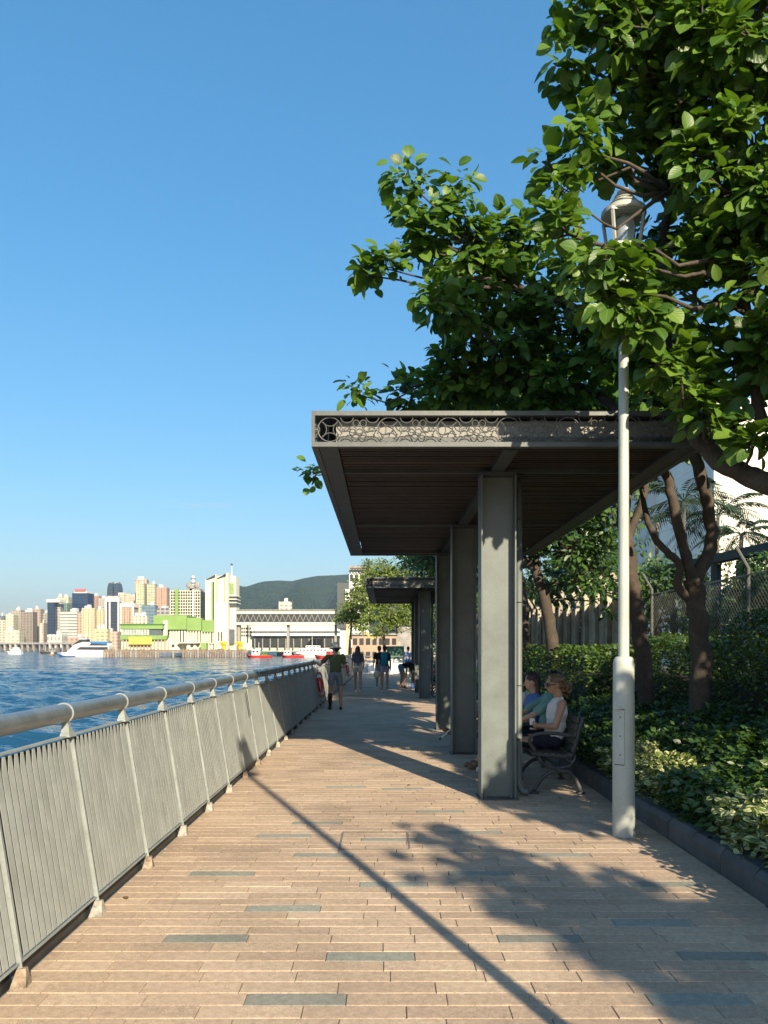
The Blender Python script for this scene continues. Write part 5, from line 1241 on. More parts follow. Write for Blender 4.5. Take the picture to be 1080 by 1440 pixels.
for (a,b,tp,d,m_,lab) in CT:
    x0,x1=PX(a,d),PX(b,d); w=(x1-x0)/2; z1=PZ(tp,d); cx=(x0+x1)/2; z0=-3.0; hgt=z1-z0
    t=empty('city_tower',(cx,d,z0),rc_.uniform(-.10,.10),lab,'building','far skyline buildings')
    dp=max(18,min(40,w*1.6))
    if 'round shouldered' in lab:
        MB().prism([(-w,0),(w,0),(w,hgt*.80),(w*.86,hgt*.93),(w*.45,hgt),(-w*.45,hgt),(-w*.86,hgt*.93),(-w,hgt*.80)],0,dp).build('wall',m_,t)
        MB().box(-w*.4,w*.4,4,dp-4,hgt,hgt+3).build('roof_plant',M_conc,t); continue
    # body with bay recesses so that the facade has depth
    nb=max(1,int(w/8)); wall=MB()
    for i in range(nb):
        xa=-w+2*w*i/nb; xb=-w+2*w*(i+1)/nb
        wall.box(xa,xb-(1.2 if i<nb-1 else 0),rc_.choice((0,1.5,2.5)) if nb>1 else 0,dp,0,hgt*(1 if i in (nb//2,) else rc_.uniform(.95,1)))
        if i<nb-1: wall.box(xb-1.2,xb,3.5,dp,0,hgt*.96)
    wall.build('wall',m_,t)
    if 'white frame' in lab:
        for xa in (-w-.3,-w*.45,w-.6): MB().box(xa,xa+2.4,-1,-.01 if xa<w*.9 else 1,0,hgt).build('frame',M_capw,t)
        MB().box(-w-.3,w+1.8,-1.2,dp,hgt+.01,hgt+7).build('frame',M_capw,t)
    elif 'pale cap' in lab: MB().box(-w-1,w+10,-1,dp+1,hgt+.01,hgt+5).build('cap',M_capw,t)
    elif 'roof sign' in lab:
        MB().box(-w*.8,w*.8,2,dp-2,hgt+.01,hgt+3).build('cap',M_capw,t); MB().box(-w*.7,w*.7,.5,1.5,hgt+3.01,hgt+7).build('roof_sign',M_redsign,t)
    else:
        q=MB(); k=rc_.randint(1,3)
        for i in range(k):
            c=rc_.uniform(-.6,.6)*w; q.box(c-w*.22,c+w*.22,4+i*.01,dp*.6,hgt*.93,hgt+rc_.uniform(2,6))
        q.build('roof_plant',M_capw,t)
# waterfront highway and quay line
q=MB(); q.box(PX(-60,1080),PX(120,1080),1080,1100,PZ(906,1080),PZ(903.5,1080)); hw=q.build('elevated_road',M_conc,label='elevated road running along the far waterfront',cat='road bridge')
for k in range(22):
    px=-55+k*8; MB().box(PX(px,1085),PX(px+1.6,1085),1082,1092,-6,PZ(906,1085)).build('pier_leg',M_conc,hw)
MB().box(-1600,-60,1105,7000,-9,-1.2).build('far_shore',MATS['far_ground'],kind='structure')
# ---- hills
def hills(name,d,prof,depth,mat,ext=0):
    xs=np.linspace(prof[0][0],prof[-1][0],150); hs=np.interp(xs,[p[0] for p in prof],[p[1] for p in prof])
    rg=np.random.default_rng(5); nz=26; V=[];Fq=[]
    rough=np.cumsum(rg.normal(0,.12,150)); rough-=np.linspace(rough[0],rough[-1],150)
    for j in range(nz):
        s=j/(nz-1)
        for i,(px,py) in enumerate(zip(xs,hs)):
            top=PZ(py+.6*rough[i],d)
            spur=.5+.5*math.sin(i*.33+2.5*math.sin(i*.11)); f=s**(.75+.55*spur)
            z=-6+(top+6)*(f if s<1 else 1)*(1+s*(1-s)*4*(.03*math.sin(i*1.7+j)+.04*math.sin(i*.6-j*1.3)))
            V.append((PX(px,d)*(1+.0*s),d-depth*(1-s)+depth*.12*math.sin(i*.33)*(1-s),z))
    n=150
    for j in range(nz): pass
    for i,(px,py) in enumerate(zip(xs,hs)): V.append((PX(px,d),d+depth*.8,-6))
    for j in range(nz):
        for i in range(n-1): a=j*n+i; Fq.append((a,a+1,a+n+1,a+n))
    me=bpy.data.meshes.new(name); me.from_pydata(V,[],Fq); me.polygons.foreach_set('use_smooth',[True]*len(Fq)); me.update(); me.materials.append(mat)
    o=bpy.data.objects.new(name,me); link(o); o['kind']='structure'
m,t_,b_=newmat('wooded_hill'); Lk=t_.links.new
tc=N(t_,'ShaderNodeTexCoord'); n1=N(t_,'ShaderNodeTexNoise',i_Scale=.012,i_Detail=8.0,i_Roughness=.7); Lk(tc.outputs['Object'],n1.inputs['Vector'])
n2=N(t_,'ShaderNodeTexVoronoi',i_Scale=.07); Lk(tc.outputs['Object'],n2.inputs['Vector'])
c=ramp(t_,n1.outputs[0],[(.3,(.020,.042,.018)),(.6,(.038,.066,.024)),(.8,(.065,.088,.034))]); Lk(c,b_.inputs['Base Color']); b_.inputs['Roughness'].default_value=.95; b_.inputs['Specular IOR Level'].default_value=.1
bp=N(t_,'ShaderNodeBump',i_Strength=1.0,i_Distance=26.0); Lk(math_(t_,'ADD',n2.outputs['Distance'],n1.outputs[0]),bp.inputs['Height']); Lk(bp.outputs[0],b_.inputs['Normal'])
M_hill=m
hills('hills',3400,[(180,850),(260,838),(318,828),(333,822.5),(346,826),(358,822),(372,818),(395,816.8),(412,818),(425,814.5),(448,810.5),(470,809.5),(490,808),(540,803),(600,798),(680,806),(760,818),(900,840)],1500,M_hill)

# ---- the air: thin even haze round everything
q=MB(); q.box(-9000,4000,-120,7300,-11,470); hz=q.build('haze',None,kind='stuff')
m=bpy.data.materials.new('haze_air'); m.use_nodes=True; t_=m.node_tree; t_.nodes.remove(t_.nodes['Principled BSDF'])
pv=t_.nodes.new('ShaderNodeVolumePrincipled'); pv.inputs['Color'].default_value=(.66,.82,1.0,1); pv.inputs['Density'].default_value=.00010; pv.inputs['Anisotropy'].default_value=.2
t_.links.new(pv.outputs[0],t_.nodes['Material Output'].inputs['Volume']); hz.data.materials.append(m)

# ---- one faint low cloud far beyond the haze
q=MB(); q.ell((0,0,0),(430,90,34),None,20,10); q.ell((300,0,22),(190,80,30),None,16,8); q.ell((-330,10,-6),(240,80,22),None,16,8)
cl_=q.build('cloud',None,kind='stuff',loc=(PX(282,8200),8200,PZ(711,8200)))
m=bpy.data.materials.new('cloud_vapour'); m.use_nodes=True; t_=m.node_tree; t_.nodes.remove(t_.nodes['Principled BSDF'])
tc=N(t_,'ShaderNodeTexCoord'); nz_=N(t_,'ShaderNodeTexNoise',i_Scale=.006,i_Detail=4.0); t_.links.new(tc.outputs['Object'],nz_.inputs['Vector'])
sp_=N(t_,'ShaderNodeVectorMath',operation='MULTIPLY'); t_.links.new(tc.outputs['Object'],sp_.inputs[0]); sp_.inputs[1].default_value=(1/560,1/90,1/44)
ln=N(t_,'ShaderNodeVectorMath',operation='LENGTH'); t_.links.new(sp_.outputs[0],ln.inputs[0])
fall=math_(t_,'MAXIMUM',math_(t_,'SUBTRACT',1.0,ln.outputs['Value']),0.0)
pv=t_.nodes.new('ShaderNodeVolumePrincipled'); pv.inputs['Color'].default_value=(.78,.74,.72,1)
t_.links.new(math_(t_,'MULTIPLY',math_(t_,'MULTIPLY',fall,math_(t_,'MAXIMUM',math_(t_,'SUBTRACT',nz_.outputs[0],.36),0.0)),.016),pv.inputs['Density'])
t_.links.new(pv.outputs[0],t_.nodes['Material Output'].inputs['Volume']); cl_.data.materials.append(m)

# ================================================================== BENCHES
M_iron=surf('bench_iron',(.055,.057,.060),.5,.25,8,.15,60); M_bslat=surf('bench_slat',(.075,.060,.048),.6,.3,10,.15,60)
def bench(y0,y1,label):
    t=empty('bench',(2.0,y0,0),0,label,'bench','benches under the shelter')
    L=y1-y0
    def end(q):
        def tb(p,r): q.tube([(a,0,b) for a,b in p],r,8,True,.8)
        tb([(-.36,0.02),(-.335,.06),(-.28,.15),(-.19,.23),(-.08,.26),(.03,.24),(.10,.18),(.15,.08),(.17,.02)],.022)          # arched legs
        q.box(-.40,-.30,-.03,.03,0,.02); q.box(.12,.21,-.03,.03,0,.02)
        tb([(-.38,.435),(-.2,.425),(0,.41),(.1,.42)],.022)                                                       # seat bearer
        tb([(-.30,.42),(-.28,.36),(-.20,.30),(-.08,.28),(.04,.30),(.10,.37),(.10,.43)],.020)                     # oval under the seat
        tb([(-.12,.27),(-.1,.28)],.03)
        tb([(.07,.40),(.10,.50),(.13,.62),(.16,.74),(.19,.85)],.024)                                             # back upright
        tb([(.115,.60),(.06,.64),(-.10,.665),(-.28,.665),(-.36,.645),(-.40,.60),(-.385,.545),(-.345,.49),(-.33,.44)],.021)   # arm rest loop
        q.ring((.055,0,.40),.045,.012,(1,0,0),(0,0,1),14,6)
    q=MB(); end(q); em=q.mesh('end_frame',M_iron,True)
    for yy in (0,L*.5,L): inst('end_frame',em,t,(0,yy,0))
    for k in range(7): MB().cbox(-.37+k*.066,-.37+k*.066+.052,-.02,L+.02,.440-.004*k,.462-.004*k,.005).build('seat_slat',M_bslat,t)
    for k in range(5):
        z=.50+k*.078; o=MB().cbox(-.012,.012,-.02,L+.02,-.030,.030,.005).build('back_slat',M_bslat,t); o.location=(.06+.19*(z-.42),0,z); o.rotation_euler=(0,R(14),0)
    return t
bench(8.46,10.35,'dark cast iron bench with curled arm and arched legs behind the first column')
bench(11.75,13.75,'dark bench farther back, hidden behind the second column')
bench(26.3,28.2,'dark bench under the second shelter with seated people')

# ================================================================== PEOPLE
def bake(o,vox,sm=6):
    md=o.modifiers.new('r','REMESH'); md.mode='VOXEL'; md.voxel_size=vox; md.use_smooth_shade=True
    ms=o.modifiers.new('s','SMOOTH'); ms.factor=.5; ms.iterations=sm
    dg=bpy.context.evaluated_depsgraph_get(); ev=o.evaluated_get(dg)
    me=bpy.data.meshes.new_from_object(ev); old=o.data
    me.polygons.foreach_set('use_smooth',[True]*len(me.polygons))
    mt=old.materials[0]
    o.modifiers.clear(); o.data=me
    if not me.materials: me.materials.append(mt)
    if o.name.split('.')[0] in ('shirt','shorts','trousers'):     # folds in the cloth
        n=len(me.vertices); co=np.empty(n*3,np.float32); no=np.empty(n*3,np.float32)
        me.vertices.foreach_get('co',co); me.vertices.foreach_get('normal',no); co=co.reshape(-1,3); no=no.reshape(-1,3)
        rg=np.random.default_rng(len(me.vertices)); d=np.zeros(n)
        for k in range(7):
            f=rg.normal(0,1,3)*np.array([38,38,20]); d+=np.sin(co@f+rg.uniform(0,6))
        co+=no*(d*.0021)[:,None]; me.vertices.foreach_set('co',co.reshape(-1)); me.update()
    if o.name.split('.')[0]=='hair':
        n=len(me.vertices); co=np.empty(n*3,np.float32); no=np.empty(n*3,np.float32)
        me.vertices.foreach_get('co',co); me.vertices.foreach_get('normal',no); co=co.reshape(-1,3); no=no.reshape(-1,3)
        d=np.sin(co[:,0]*260+3*np.sin(co[:,2]*30))+np.sin(co[:,1]*230+2*np.sin(co[:,2]*25)); co+=no*(d*.0022)[:,None]
        me.vertices.foreach_set('co',co.reshape(-1)); me.update()
    bpy.data.meshes.remove(old)
BAKE=[]
def blob(q,name,mat,parent,vox,sm=6):
    o=q.build(name,mat,parent); BAKE.append((o,vox,sm)); return o
SKIN={k:surf('skin_'+k,c,.5,.10,12,.05,80,spec=.35) for k,c in (('fair',(.50,.30,.21)),('tan',(.40,.23,.15)),('light',(.46,.29,.205)))}
def cloth(name,c,rough=.85): return surf('cloth_'+name,c,rough,.14,9,.35,90,spec=.2)
def hairm(name,c): return surf('hair_'+name,c,.45,.45,30,.6,120,spec=.5)
Vv=Vector
def lerp(a,b,s): return Vv(a)+(Vv(b)-Vv(a))*s
def person(label,loc,rz,J,skin,top,bottom,hair,shoes,vox=.013,sleeve=.5,toplen=1.0,short=.45,socks=None,tank=False,s=1.0,name='person',group=None,flare=1.0,hairfn=None,scalef=1.0,hands='relaxed'):
    t=empty(name,loc,rz,label,'person',group); t.scale=(s,s,s)
    J={k:Vv(v) for k,v in J.items()}
    pel,neck,head=J['pel'],J['neck'],J['head']; ax=(neck-pel).normalized(); rt=(J['hipR']-J['hipL']).normalized(); fw=ax.cross(rt)*-1
    fw=rt.cross(ax)*-1
    M=Matrix((rt,ax.cross(rt),ax)).transposed()      # columns: right, forward, up
    tl=(neck-pel).length
    chest=pel+ax*tl*.66+M.col[1]*.01; waist=pel+ax*tl*.32
    hd=J.get('face',M.col[1]); hd=Vv(hd).normalized(); hup=(head-neck).normalized(); hr=hd.cross(hup).normalized(); hup2=hr.cross(hd)
    HM=Matrix((hr,hd,hup2)).transposed()
    b=MB()
    b.ell(pel,(.150,.105,.12),M); b.ell(waist,(.128,.09,.15),M); b.ell(chest,(.155,.10,.17),M)
    b.cap(lerp(J['shL'],neck,.1)-ax*.02,lerp(J['shR'],neck,.1)-ax*.02,.052,.052)
    b.cap(neck-ax*.03,head-hup*.05-hd*.01,.055,.050)
    # head: skull, face wedge, jaw, nose, ears, brow
    b.ell(head+hup*.02-hd*.012,(.074,.092,.105),HM); b.ell(head-hup*.035+hd*.022,(.056,.064,.078),HM); b.ell(head-hup*.092+hd*.058,(.026,.026,.02),HM)
    b.cap(head+hup*.008+hd*.086,head-hup*.028+hd*.112,.010,.015); b.cap(head-hup*.062+hd*.086-hr*.018,head-hup*.062+hd*.086+hr*.018,.009,.009)
    for sg in (-1,1): b.ell(head-hup*.01+hr*sg*.076-hd*.012,(.010,.018,.030),HM)
    for S in 'LR':
        b.cap(J['sh'+S],J['el'+S],.050,.038); b.cap(J['el'+S],lerp(J['el'+S],J['wr'+S],.35),.038,.038); b.cap(lerp(J['el'+S],J['wr'+S],.3),J['wr'+S],.037,.026)
        w=J['wr'+S]; hdv=Vv(J.get('hand'+S,(J['wr'+S]-J['el'+S]))).normalized(); side=hdv.cross(Vv((1,0,0)) if abs(hdv.x)<.7 else Vv((0,1,0))).normalized(); nrm=hdv.cross(side)
        pal=w+hdv*.05; b.ell(pal,(.038,.018,.048),Matrix((side,nrm,hdv)).transposed())
        curl=nrm*(.5 if hands=='relaxed' else .9)
        for k,(o_,ln) in enumerate(((-.030,.052),(-.010,.066),(.010,.062),(.029,.05))):
            p0=w+hdv*.085+side*o_; p1=p0+(hdv+curl*.4).normalized()*ln*.6; p2=p1+(hdv+curl*1.4).normalized()*ln*.55
            b.cap(p0,p1,.0095,.009,7); b.cap(p1,p2,.009,.0075,7)
        p0=w+hdv*.03-side*.032; p1=p0+(hdv*.7-side*.7+curl*.3).normalized()*.04; b.cap(p0,p1,.012,.010,7); b.cap(p1,p1+(hdv+curl*.5).normalized()*.03,.010,.008,7)
        b.cap(J['hip'+S],J['kn'+S],.085,.054); b.cap(J['kn'+S],lerp(J['kn'+S],J['an'+S],.35),.052,.056); b.cap(lerp(J['kn'+S],J['an'+S],.3),J['an'+S],.056,.034)
        b.cap(J['an'+S],J['toe'+S],.034,.024)
    body=blob(b,'body',SKIN[skin],t,vox,3)
    # top
    q=MB(); g=.014
    q.ell(chest,(.155+g,.10+g+.004,.17+g),M); q.ell(waist,(.128+g+.006*flare,.09+g+.01,.16),M)
    if toplen>.3: q.ell(pel+ax*.05,(.150+g,.105+g,.12*toplen),M)
    if not tank:
        q.cap(lerp(J['shL'],neck,.15)-ax*.015,lerp(J['shR'],neck,.15)-ax*.015,.062,.062)
        for S in 'LR': q.cap(J['sh'+S],lerp(J['sh'+S],J['el'+S],sleeve),.062,.060)
    else:
        for S in 'LR': q.cap(lerp(J['sh'+S],neck,.38)+ax*.035,chest+(lerp(J['sh'+S],neck,.3)-chest)*.3,.024,.03)
        q.cap(lerp(J['shL'],neck,.4)-ax*.06,lerp(J['shR'],neck,.4)-ax*.06,.06,.06)
    if top: blob(q,'shirt',top,t,vox,6)
    q=MB(); q.ell(pel-ax*.01,(.150+.02,.105+.02,.125),M)
    for S in 'LR':
        e=lerp(J['hip'+S],J['kn'+S],min(short,1.0)); q.cap(J['hip'+S],e,.098,.090-.02*short)
        if short>1: q.cap(J['kn'+S],lerp(J['kn'+S],J['an'+S],short-1),.066,.05)
    blob(q,'trousers' if short>1 else 'shorts',bottom,t,vox,5)
    for S in 'LR':
        a,tt=J['an'+S],J['toe'+S]; dr=(tt-a); dr.z=0
        dr=dr.normalized() if dr.length>.02 else Vv((0,1,0))
        q=MB(); hl=a-dr*.035+Vv((0,0,-.035)); q.cap(hl,tt+Vv((0,0,-.005)),.038,.034); q.cap(a+Vv((0,0,-.02)),lerp(a,tt,.5),.040,.036); q.cap(hl+Vv((0,0,-.022)),tt+dr*.01+Vv((0,0,-.020)),.030,.030)
        blob(q,'shoe',shoes,t,max(vox*.8,.007),3)
        if socks and S in socks:
            q=MB(); q.cap(lerp(J['kn'+S],a,.18),lerp(J['kn'+S],a,.4),.058,.063); q.cap(lerp(J['kn'+S],a,.35),a,.062,.041); blob(q,'sock',socks[S],t,vox,4)
    if hairfn:
        q=MB(); hairfn(q,head,hd,hup2,hr); blob(q,'hair',hair,t,max(vox*.8,.007),3)
    t['_h']=0; del t['_h']
    return t,J,(head,hd,hup2,hr),M
def h_cap(q,h,f,u,r,d=1.0):
    q.ell(h+u*.045-f*.022,(.083,.096,.086),Matrix((r,f,u)).transposed()); q.ell(h+u*.0-f*.058,(.074,.055,.085),Matrix((r,f,u)).transposed())
def h_short(q,h,f,u,r): h_cap(q,h,f,u,r)
def h_long(q,h,f,u,r):
    h_cap(q,h,f,u,r)
    rg=random.Random(3)
    for k in range(14):
        a=rg.uniform(-1,1); p=h-f*.06+r*a*.075; q.cap(p+u*.03,p+Vv((0,0,-.22+rg.uniform(-.05,.05)))-f*.035+r*a*.03,.030,.020); q.cap(p+Vv((0,0,-.2))-f*.03+r*a*.03,p+Vv((0,0,-.36+rg.uniform(-.06,.04)))-f*.045+r*a*.05,.022,.012)
def h_bun(q,h,f,u,r):
    h_cap(q,h,f,u,r); q.ell(h-f*.11+u*.07,(.048,.048,.045))
def h_curly(q,h,f,u,r):
    q.ell(h+u*.043-f*.020,(.082,.098,.084),Matrix((r,f,u)).transposed()); q.ell(h+u*.0-f*.055,(.072,.055,.078),Matrix((r,f,u)).transposed())
    rg=random.Random(8); c=h-f*.135-u*.045
    for k in range(34):
        v=Vv((rg.gauss(0,1),rg.gauss(0,1),rg.gauss(0,1))).normalized(); p=c+Vv((v.x*.055,v.y*.05,v.z*.075-.02)); q.ell(p,(.020,.020,.018)) ; 
        q.cap(p,p+Vv((rg.gauss(0,.02),rg.gauss(0,.02),-.035)),.014,.008,6)
    for k in range(6): p=h+u*(.09-.02*k)+f*(.03-.035*k)+r*rg.choice((-1,1))*.05; q.cap(p,p-f*.05-u*.01,.03,.024)

def stand(step=0,lean=0,arms=None,spread=0,hw=.175):
    J=dict(pel=(0,0,.95),neck=(0,lean*.5,1.44),head=(0,.02+lean*.65,1.585),shL=(-hw,lean*.45,1.385),shR=(hw,lean*.45,1.385),
      elL=(-hw-.05,-.02+lean*.3,1.11),elR=(hw+.05,-.02+lean*.3,1.11),wrL=(-hw-.06,.06+lean*.2,.875),wrR=(hw+.06,.06+lean*.2,.875),
      hipL=(-.085,0,.90),hipR=(.085,0,.90),knL=(-.09-spread,.03+step*.12,.49),knR=(.09+spread,.03-step*.06,.49),
      anL=(-.09-spread,-.01+step*.2,.075),anR=(.09+spread,-.01-step*.2,.075+.02*abs(step)),toeL=(-.10-spread,.14+step*.2,.035),toeR=(.10+spread,.14-step*.2,.035))
    if arms: J.update(arms)
    return J
def sit(lean=0,fdir=(0,1,-.10),kx=0,foot=.42,hw=.165,arms=None,tilt=0):
    # facing +y, seat top at z=.46, back of the seat at y=-.12
    J=dict(pel=(0,0,.555),neck=(0,-.06+lean,1.02),head=(0,-.03+lean*1.25,1.175),shL=(-hw,-.05+lean*.95,.975),shR=(hw,-.05+lean*.95,.975),
      elL=(-hw-.05,.02+lean,.72),elR=(hw+.05,.02+lean,.72),wrL=(-.06,.24,.66),wrR=(.06,.24,.66),
      hipL=(-.085,.02,.545),hipR=(.085,.02,.545),knL=(-.10-kx,.43,.535),knR=(.10+kx,.43,.535),anL=(-.10-kx,foot,.085),anR=(.10+kx,foot+.03,.085),toeL=(-.11-kx,foot+.15,.04),toeR=(.11+kx,foot+.18,.04),face=fdir)
    if arms: J.update(arms)
    return J
FACE_SEA=R(90)       # local +y turned to -x (towards the water)
W=cloth('white',(.66,.66,.66)); BK=cloth('black',(.014,.015,.018)); NAVY=cloth('navy',(.018,.022,.040)); TEAL=cloth('teal',(.18,.33,.30)); BLU=cloth('blue',(.09,.16,.42)); OLV=cloth('olive',(.085,.095,.042)); GRY=cloth('grey',(.17,.19,.21)); SLT=cloth('slate',(.07,.085,.105)); LIL=cloth('lilac',(.30,.27,.36)); DEN=cloth('denim',(.12,.22,.32)); BEI=cloth('beige',(.50,.43,.33)); RD=cloth('red',(.32,.07,.06)); LAV=cloth('lavender',(.45,.47,.62)); SHW=surf('shoe_white',(.66,.66,.64),.6,.1,20); SHB=surf('shoe_black',(.02,.02,.022),.6,.2,20); SHS=surf('sandal_brown',(.16,.10,.06),.7,.2,20)
# woman in the white tank top, nearest on the bench, holding a can
seatx=1.95
t,J,hf,M_=person('woman in white tank top and sunglasses holding a can on the near bench',(seatx,8.86,0),FACE_SEA,
  sit(lean=-.02,foot=.50,arms=dict(elL=(-.21,.02,.72),elR=(.215,-.03,.735),wrL=(-.10,.20,.72),wrR=(.11,.17,.67),handL=(.75,.25,.1),handR=(-.75,.25,.2),face=(.0,1,-.10),head=(0,-.015,1.185))),
  'tan',W,NAVY,hairm('blonde',(.17,.105,.05)),SHW,vox=.009,tank=True,toplen=.6,short=1.9,hairfn=h_curly)
h,f_,u_,r_=hf
q=MB()
for sg in (-1,1): q.ell(h+f_*.088+r_*sg*.032+u_*.006,(.034,.013,.025),Matrix((r_,f_,u_)).transposed(),10,6)
q.bar(h+f_*.095-r_*.01+u_*.01,h+f_*.095+r_*.01+u_*.01,.006,.008)
for sg in (-1,1): q.bar(h+f_*.085+r_*sg*.058+u_*.008,h-f_*.012+r_*sg*.081+u_*.004,.005,.012)
q.build('sunglasses',surf('sunglass_black',(.008,.008,.009),.15,.1,9),t)
can=empty('drink_can',(0,0,0),0,'white and black drink can held by the woman in the tank top','can')
mw=t.matrix_basis if False else Matrix.Translation((seatx,8.86,0))@Matrix.Rotation(FACE_SEA,4,'Z')
can.location=mw@Vv((0.02,.235,.665))
MB().lathe([(.026,0),(.031,.008),(.031,.118),(.026,.128)],20).build('body',M_wht,can,'auto')
MB().lathe([(.0315,.02),(.0315,.055)],20).build('label_band',BK,can); MB().lathe([(.024,.1285),(.024,.131)],16).build('lid',M_gal,can)
# man in teal tee leaning forward
person('person in a teal tee leaning back behind the woman in the tank top',(seatx+.03,9.36,0),FACE_SEA,
  sit(lean=.03,foot=.58,arms=dict(neck=(0,-.08,1.05),head=(0,-.09,1.20),shL=(-.19,-.06,1.01),shR=(.19,-.06,1.01),elL=(-.22,.22,.80),elR=(.21,.25,.80),wrL=(-.05,.42,.70),wrR=(.05,.45,.68))),
  'light',TEAL,BK,hairm('black',(.012,.010,.010)),SHW,vox=.013,sleeve=.75,short=.9,hairfn=h_short)
person('woman with long dark reddish hair in a blue top on the near bench',(seatx-.02,9.86,0),FACE_SEA,
  sit(lean=.05,foot=.52,arms=dict(face=(.15,1,-.18))),'fair',BLU,BK,hairm('auburn',(.035,.013,.010)),SHW,vox=.013,sleeve=.55,short=1.7,hairfn=h_long)
person('person in a white top at the far end of the near bench',(seatx-.05,10.28,0),FACE_SEA,
  sit(lean=.12,foot=.60,hw=.15),'fair',W,SLT,hairm('brown',(.05,.028,.016)),SHS,vox=.014,short=.6,hairfn=h_long)
# legs crossed person on the second bench, with a white stick
J2=sit(lean=-.02,foot=.6); J2.update(dict(knR=(.04,.46,.60),anR=(-.02,.86,.28),toeR=(-.03,1.01,.36),anL=(-.1,.72,.085),toeL=(-.1,.88,.04)))
person('person with outstretched legs and brown sandals on the bench behind the second column',(seatx,11.98,0),FACE_SEA,J2,'tan',GRY,SLT,hairm('grey',(.12,.11,.10)),SHS,vox=.013,short=.55,hairfn=h_short)
st=empty('walking_stick',(0,0,0),0,'white walking stick slanting out beside the sandals behind the second column','stick')
a=P(645,1016,11.9); b=P(622,1037,11.9); b2=a+(b-a)*1.05; top_=a+(a-b)*1.6
q=MB(); q.tube([b2,a,top_],[.008,.010,.011],8); q.build('shaft',M_wht,st); MB().ell(top_,(.018,.018,.02)).build('handle',BK,st,True); MB().cap(b2,b2+(b2-a).normalized()*.02,.012,.012).build('tip',BK,st)
# man in the sun hat at the railing
X=-1.27; Yh=20.1
Jm=stand(spread=.05,arms=dict(elL=(-.40,.08,1.16),wrL=(-.50,.20,1.25),elR=(.24,.06,1.12),wrR=(.05,.22,1.08),shL=(-.20,.02,1.40),shR=(.20,0,1.40),face=(-.5,.85,-.1),handL=(-.6,.6,.0)))
t,J,hf,M_=person('person in olive tee, grey shorts and sun hat leaning at the railing',(X,Yh,0),R(12),Jm,'tan',OLV,GRY,hairm('black',(.012,.010,.010)),SHB,vox=.016,sleeve=.6,short=.55,socks={'L':BK},flare=2.0,hairfn=h_short)
h,f_,u_,r_=hf
q=MB(); q.lathe([(.165,.0),(.172,.006),(.125,.045),(.102,.062),(.100,.10),(.092,.145),(.06,.168),(.012,.172)],24); o=q.build('sun_hat',BEI,t,'auto'); o.location=h+u_*.012-f_*.012; o.rotation_euler=(R(-8),0,0)
# walkers
t,J,hf,M_=person('woman with long dark hair, slate tee and white sneakers walking away with a white tote',(PX(504,28),28.2,0),R(3),stand(step=.35,hw=.155),'tan',SLT,BEI,hairm('auburn',(.035,.013,.010)),SHW,vox=.018,sleeve=.7,short=.30,flare=3.5,toplen=1.3,hairfn=h_long,s=.99)
tb=empty('tote_bag',(PX(516,28),28.15,.72),0,'white tote bag on the shoulder of the long haired walker','bag')
q=MB(); q.add([(-.06,-.15,0),(.06,-.15,0),(.07,.15,0),(-.07,.15,0),(-.03,-.17,.40),(.03,-.17,.40),(.03,.17,.40),(-.03,.17,.40)],[(3,2,1,0),(4,5,6,7),(0,1,5,4),(1,2,6,5),(2,3,7,6),(3,0,4,7)]); q.build('sack',W,tb)
for yy in (-.09,.09): MB().tube([(.0,yy,.39),(-.03,yy*.7,.55),(-.07,0,.70)],.012,5).build('strap',W,tb)
t,J,hf,M_=person('woman in black tee and lilac shorts walking away with a teal backpack',(PX(542,28),28.0,0),R(-2),stand(step=-.35,hw=.155),'tan',BK,LIL,hairm('black',(.012,.010,.010)),SHW,vox=.018,sleeve=.6,short=.32,hairfn=h_bun)
bp_=empty('backpack',(PX(542,28),27.83,1.0),0,'teal backpack worn by the walker in lilac shorts','backpack')
TL2=cloth('backpack_teal',(.015,.16,.21),.6)
q=MB(); q.cbox(-.14,.14,-.10,.08,0,.46,.05); q.build('sack',TL2,bp_); MB().cbox(-.11,.11,-.15,-.102,.05,.24,.03).build('front_pocket',TL2,bp_)
for sx in (-1,1): MB().tube([(sx*.09,.06,.45),(sx*.10,.16,.47),(sx*.10,.30,.36)],.018,5).build('strap',BK,bp_)
person('person in dark clothes just ahead of the backpack walker',(PX(534.5,30.5),30.5,0),R(2),stand(step=.3,hw=.17),'tan',BK,GRY,hairm('black',(.012,.010,.010)),SHW,vox=.02,sleeve=.6,short=.5,hairfn=h_short)
bg=empty('hand_bag',(PX(531,27.9),27.9,.52),0,'pale round bag carried low beside the backpack walker','bag')
MB().ell((0,0,.14),(.13,.09,.15)).build('sack',BEI,bg,True); MB().tube([(0,-.03,.27),(0,0,.40),(0,.03,.27)],.010,5).build('handle',BEI,bg)
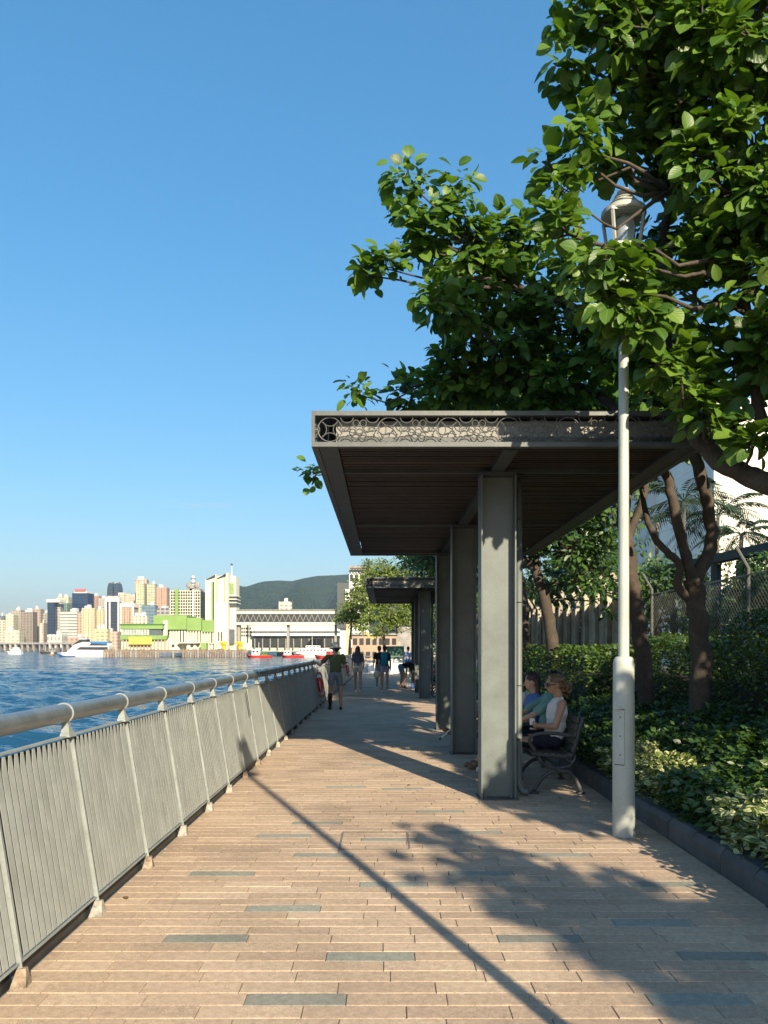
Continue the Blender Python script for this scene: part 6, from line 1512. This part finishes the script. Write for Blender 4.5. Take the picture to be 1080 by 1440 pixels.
# person bending down beside a bag
Jb=stand(arms=dict(pel=(0,-.06,.86),neck=(0,.44,.98),head=(0,.58,.92),shL=(-.16,.40,.94),shR=(.16,.40,.94),elL=(-.17,.47,.66),elR=(.17,.50,.66),wrL=(-.10,.55,.42),wrR=(.10,.56,.42),hipL=(-.085,-.05,.83),hipR=(.085,-.05,.83),knL=(-.10,.02,.46),knR=(.10,.06,.46),anL=(-.10,-.04,.075),anR=(.10,.0,.075),toeL=(-.1,.11,.035),toeR=(.1,.15,.035),face=(0,.3,-1)))
person('person in black top and denim shorts bending down over a bag by the second shelter',(PX(567,31),31.3,0),R(-70),Jb,'tan',BK,DEN,hairm('black',(.012,.010,.010)),SHS,vox=.018,sleeve=.8,short=.40,flare=3,hairfn=h_short)
bg=empty('carrier_bag',(PX(584,31),31.0,0),0,'blue and white carrier bag with a red top on the ground by the bending person','bag')
MB().cbox(-.16,.20,-.12,.12,0,.20,.03).build('blue_sack',BLU,bg); MB().ell((-.26,0,.09),(.13,.12,.10)).build('white_sack',W,bg,True); MB().ell((.03,0,.25),(.10,.09,.08)).build('red_bundle',RD,bg,True)
person('person in a lavender top walking far off beyond the bending person',(PX(575,40),40,0),R(5),stand(step=.3),'tan',LAV,BLU,hairm('black',(.012,.010,.010)),SHW,vox=.02,sleeve=.6,short=.6,hairfn=h_short)
person('seated person in red under the second shelter',(1.95,26.7,0),FACE_SEA,sit(lean=.16,foot=.5),'tan',RD,BK,hairm('grey',(.12,.11,.10)),SHB,vox=.02,sleeve=.8,short=1.8,hairfn=h_short)
person('seated person in black beside the one in red under the second shelter',(1.95,27.5,0),FACE_SEA,sit(lean=.08,foot=.45),'tan',BK,BK,hairm('black',(.012,.010,.010)),SHB,vox=.02,sleeve=.8,short=1.8,hairfn=h_short)
bpy.context.view_layer.update()
for o,v,s_ in BAKE: bake(o,v,s_)

# ---- fallen leaves and litter on the paving
LD=leafmat('leaf_dry',(.06,.030,.014),(.12,.065,.025),(.20,.12,.05),.7,.1)
FL=['right of the first column base','just below the first column base','left of the lamp post foot','between the column and the lamp post foot','near the kerb below the lamp post','under the near bench end','left of the first column','close to the railing foot at left','near the column shadow','beside the kerb behind the lamp post','left of the long pole shadow','between the railing and the pole shadow','in the tree shade at lower right','near the bottom edge right of the middle']
lm=leaf_single('fallen_leaf_blade','oval',LD)
for i,(px,py) in enumerate(((758,1134),(727,1142),(908,1137),(830,1173),(1005,1212),(785,1122),(640,1098),(176,1262),(578,1104),(970,1180))):
    d=H*F/(py-VY); o=bpy.data.objects.new('fallen_leaf',lm); link(o); o.location=(PX(px,d),d,.008); s_=rx.uniform(.035,.085); o.scale=(s_,s_,s_*.6); o.rotation_euler=(rx.uniform(-.2,.2),rx.uniform(-.2,.2),rx.uniform(0,6.28))
    tag(o,'dry leaf on the paving '+FL[i],'leaf','fallen leaves on the paving')
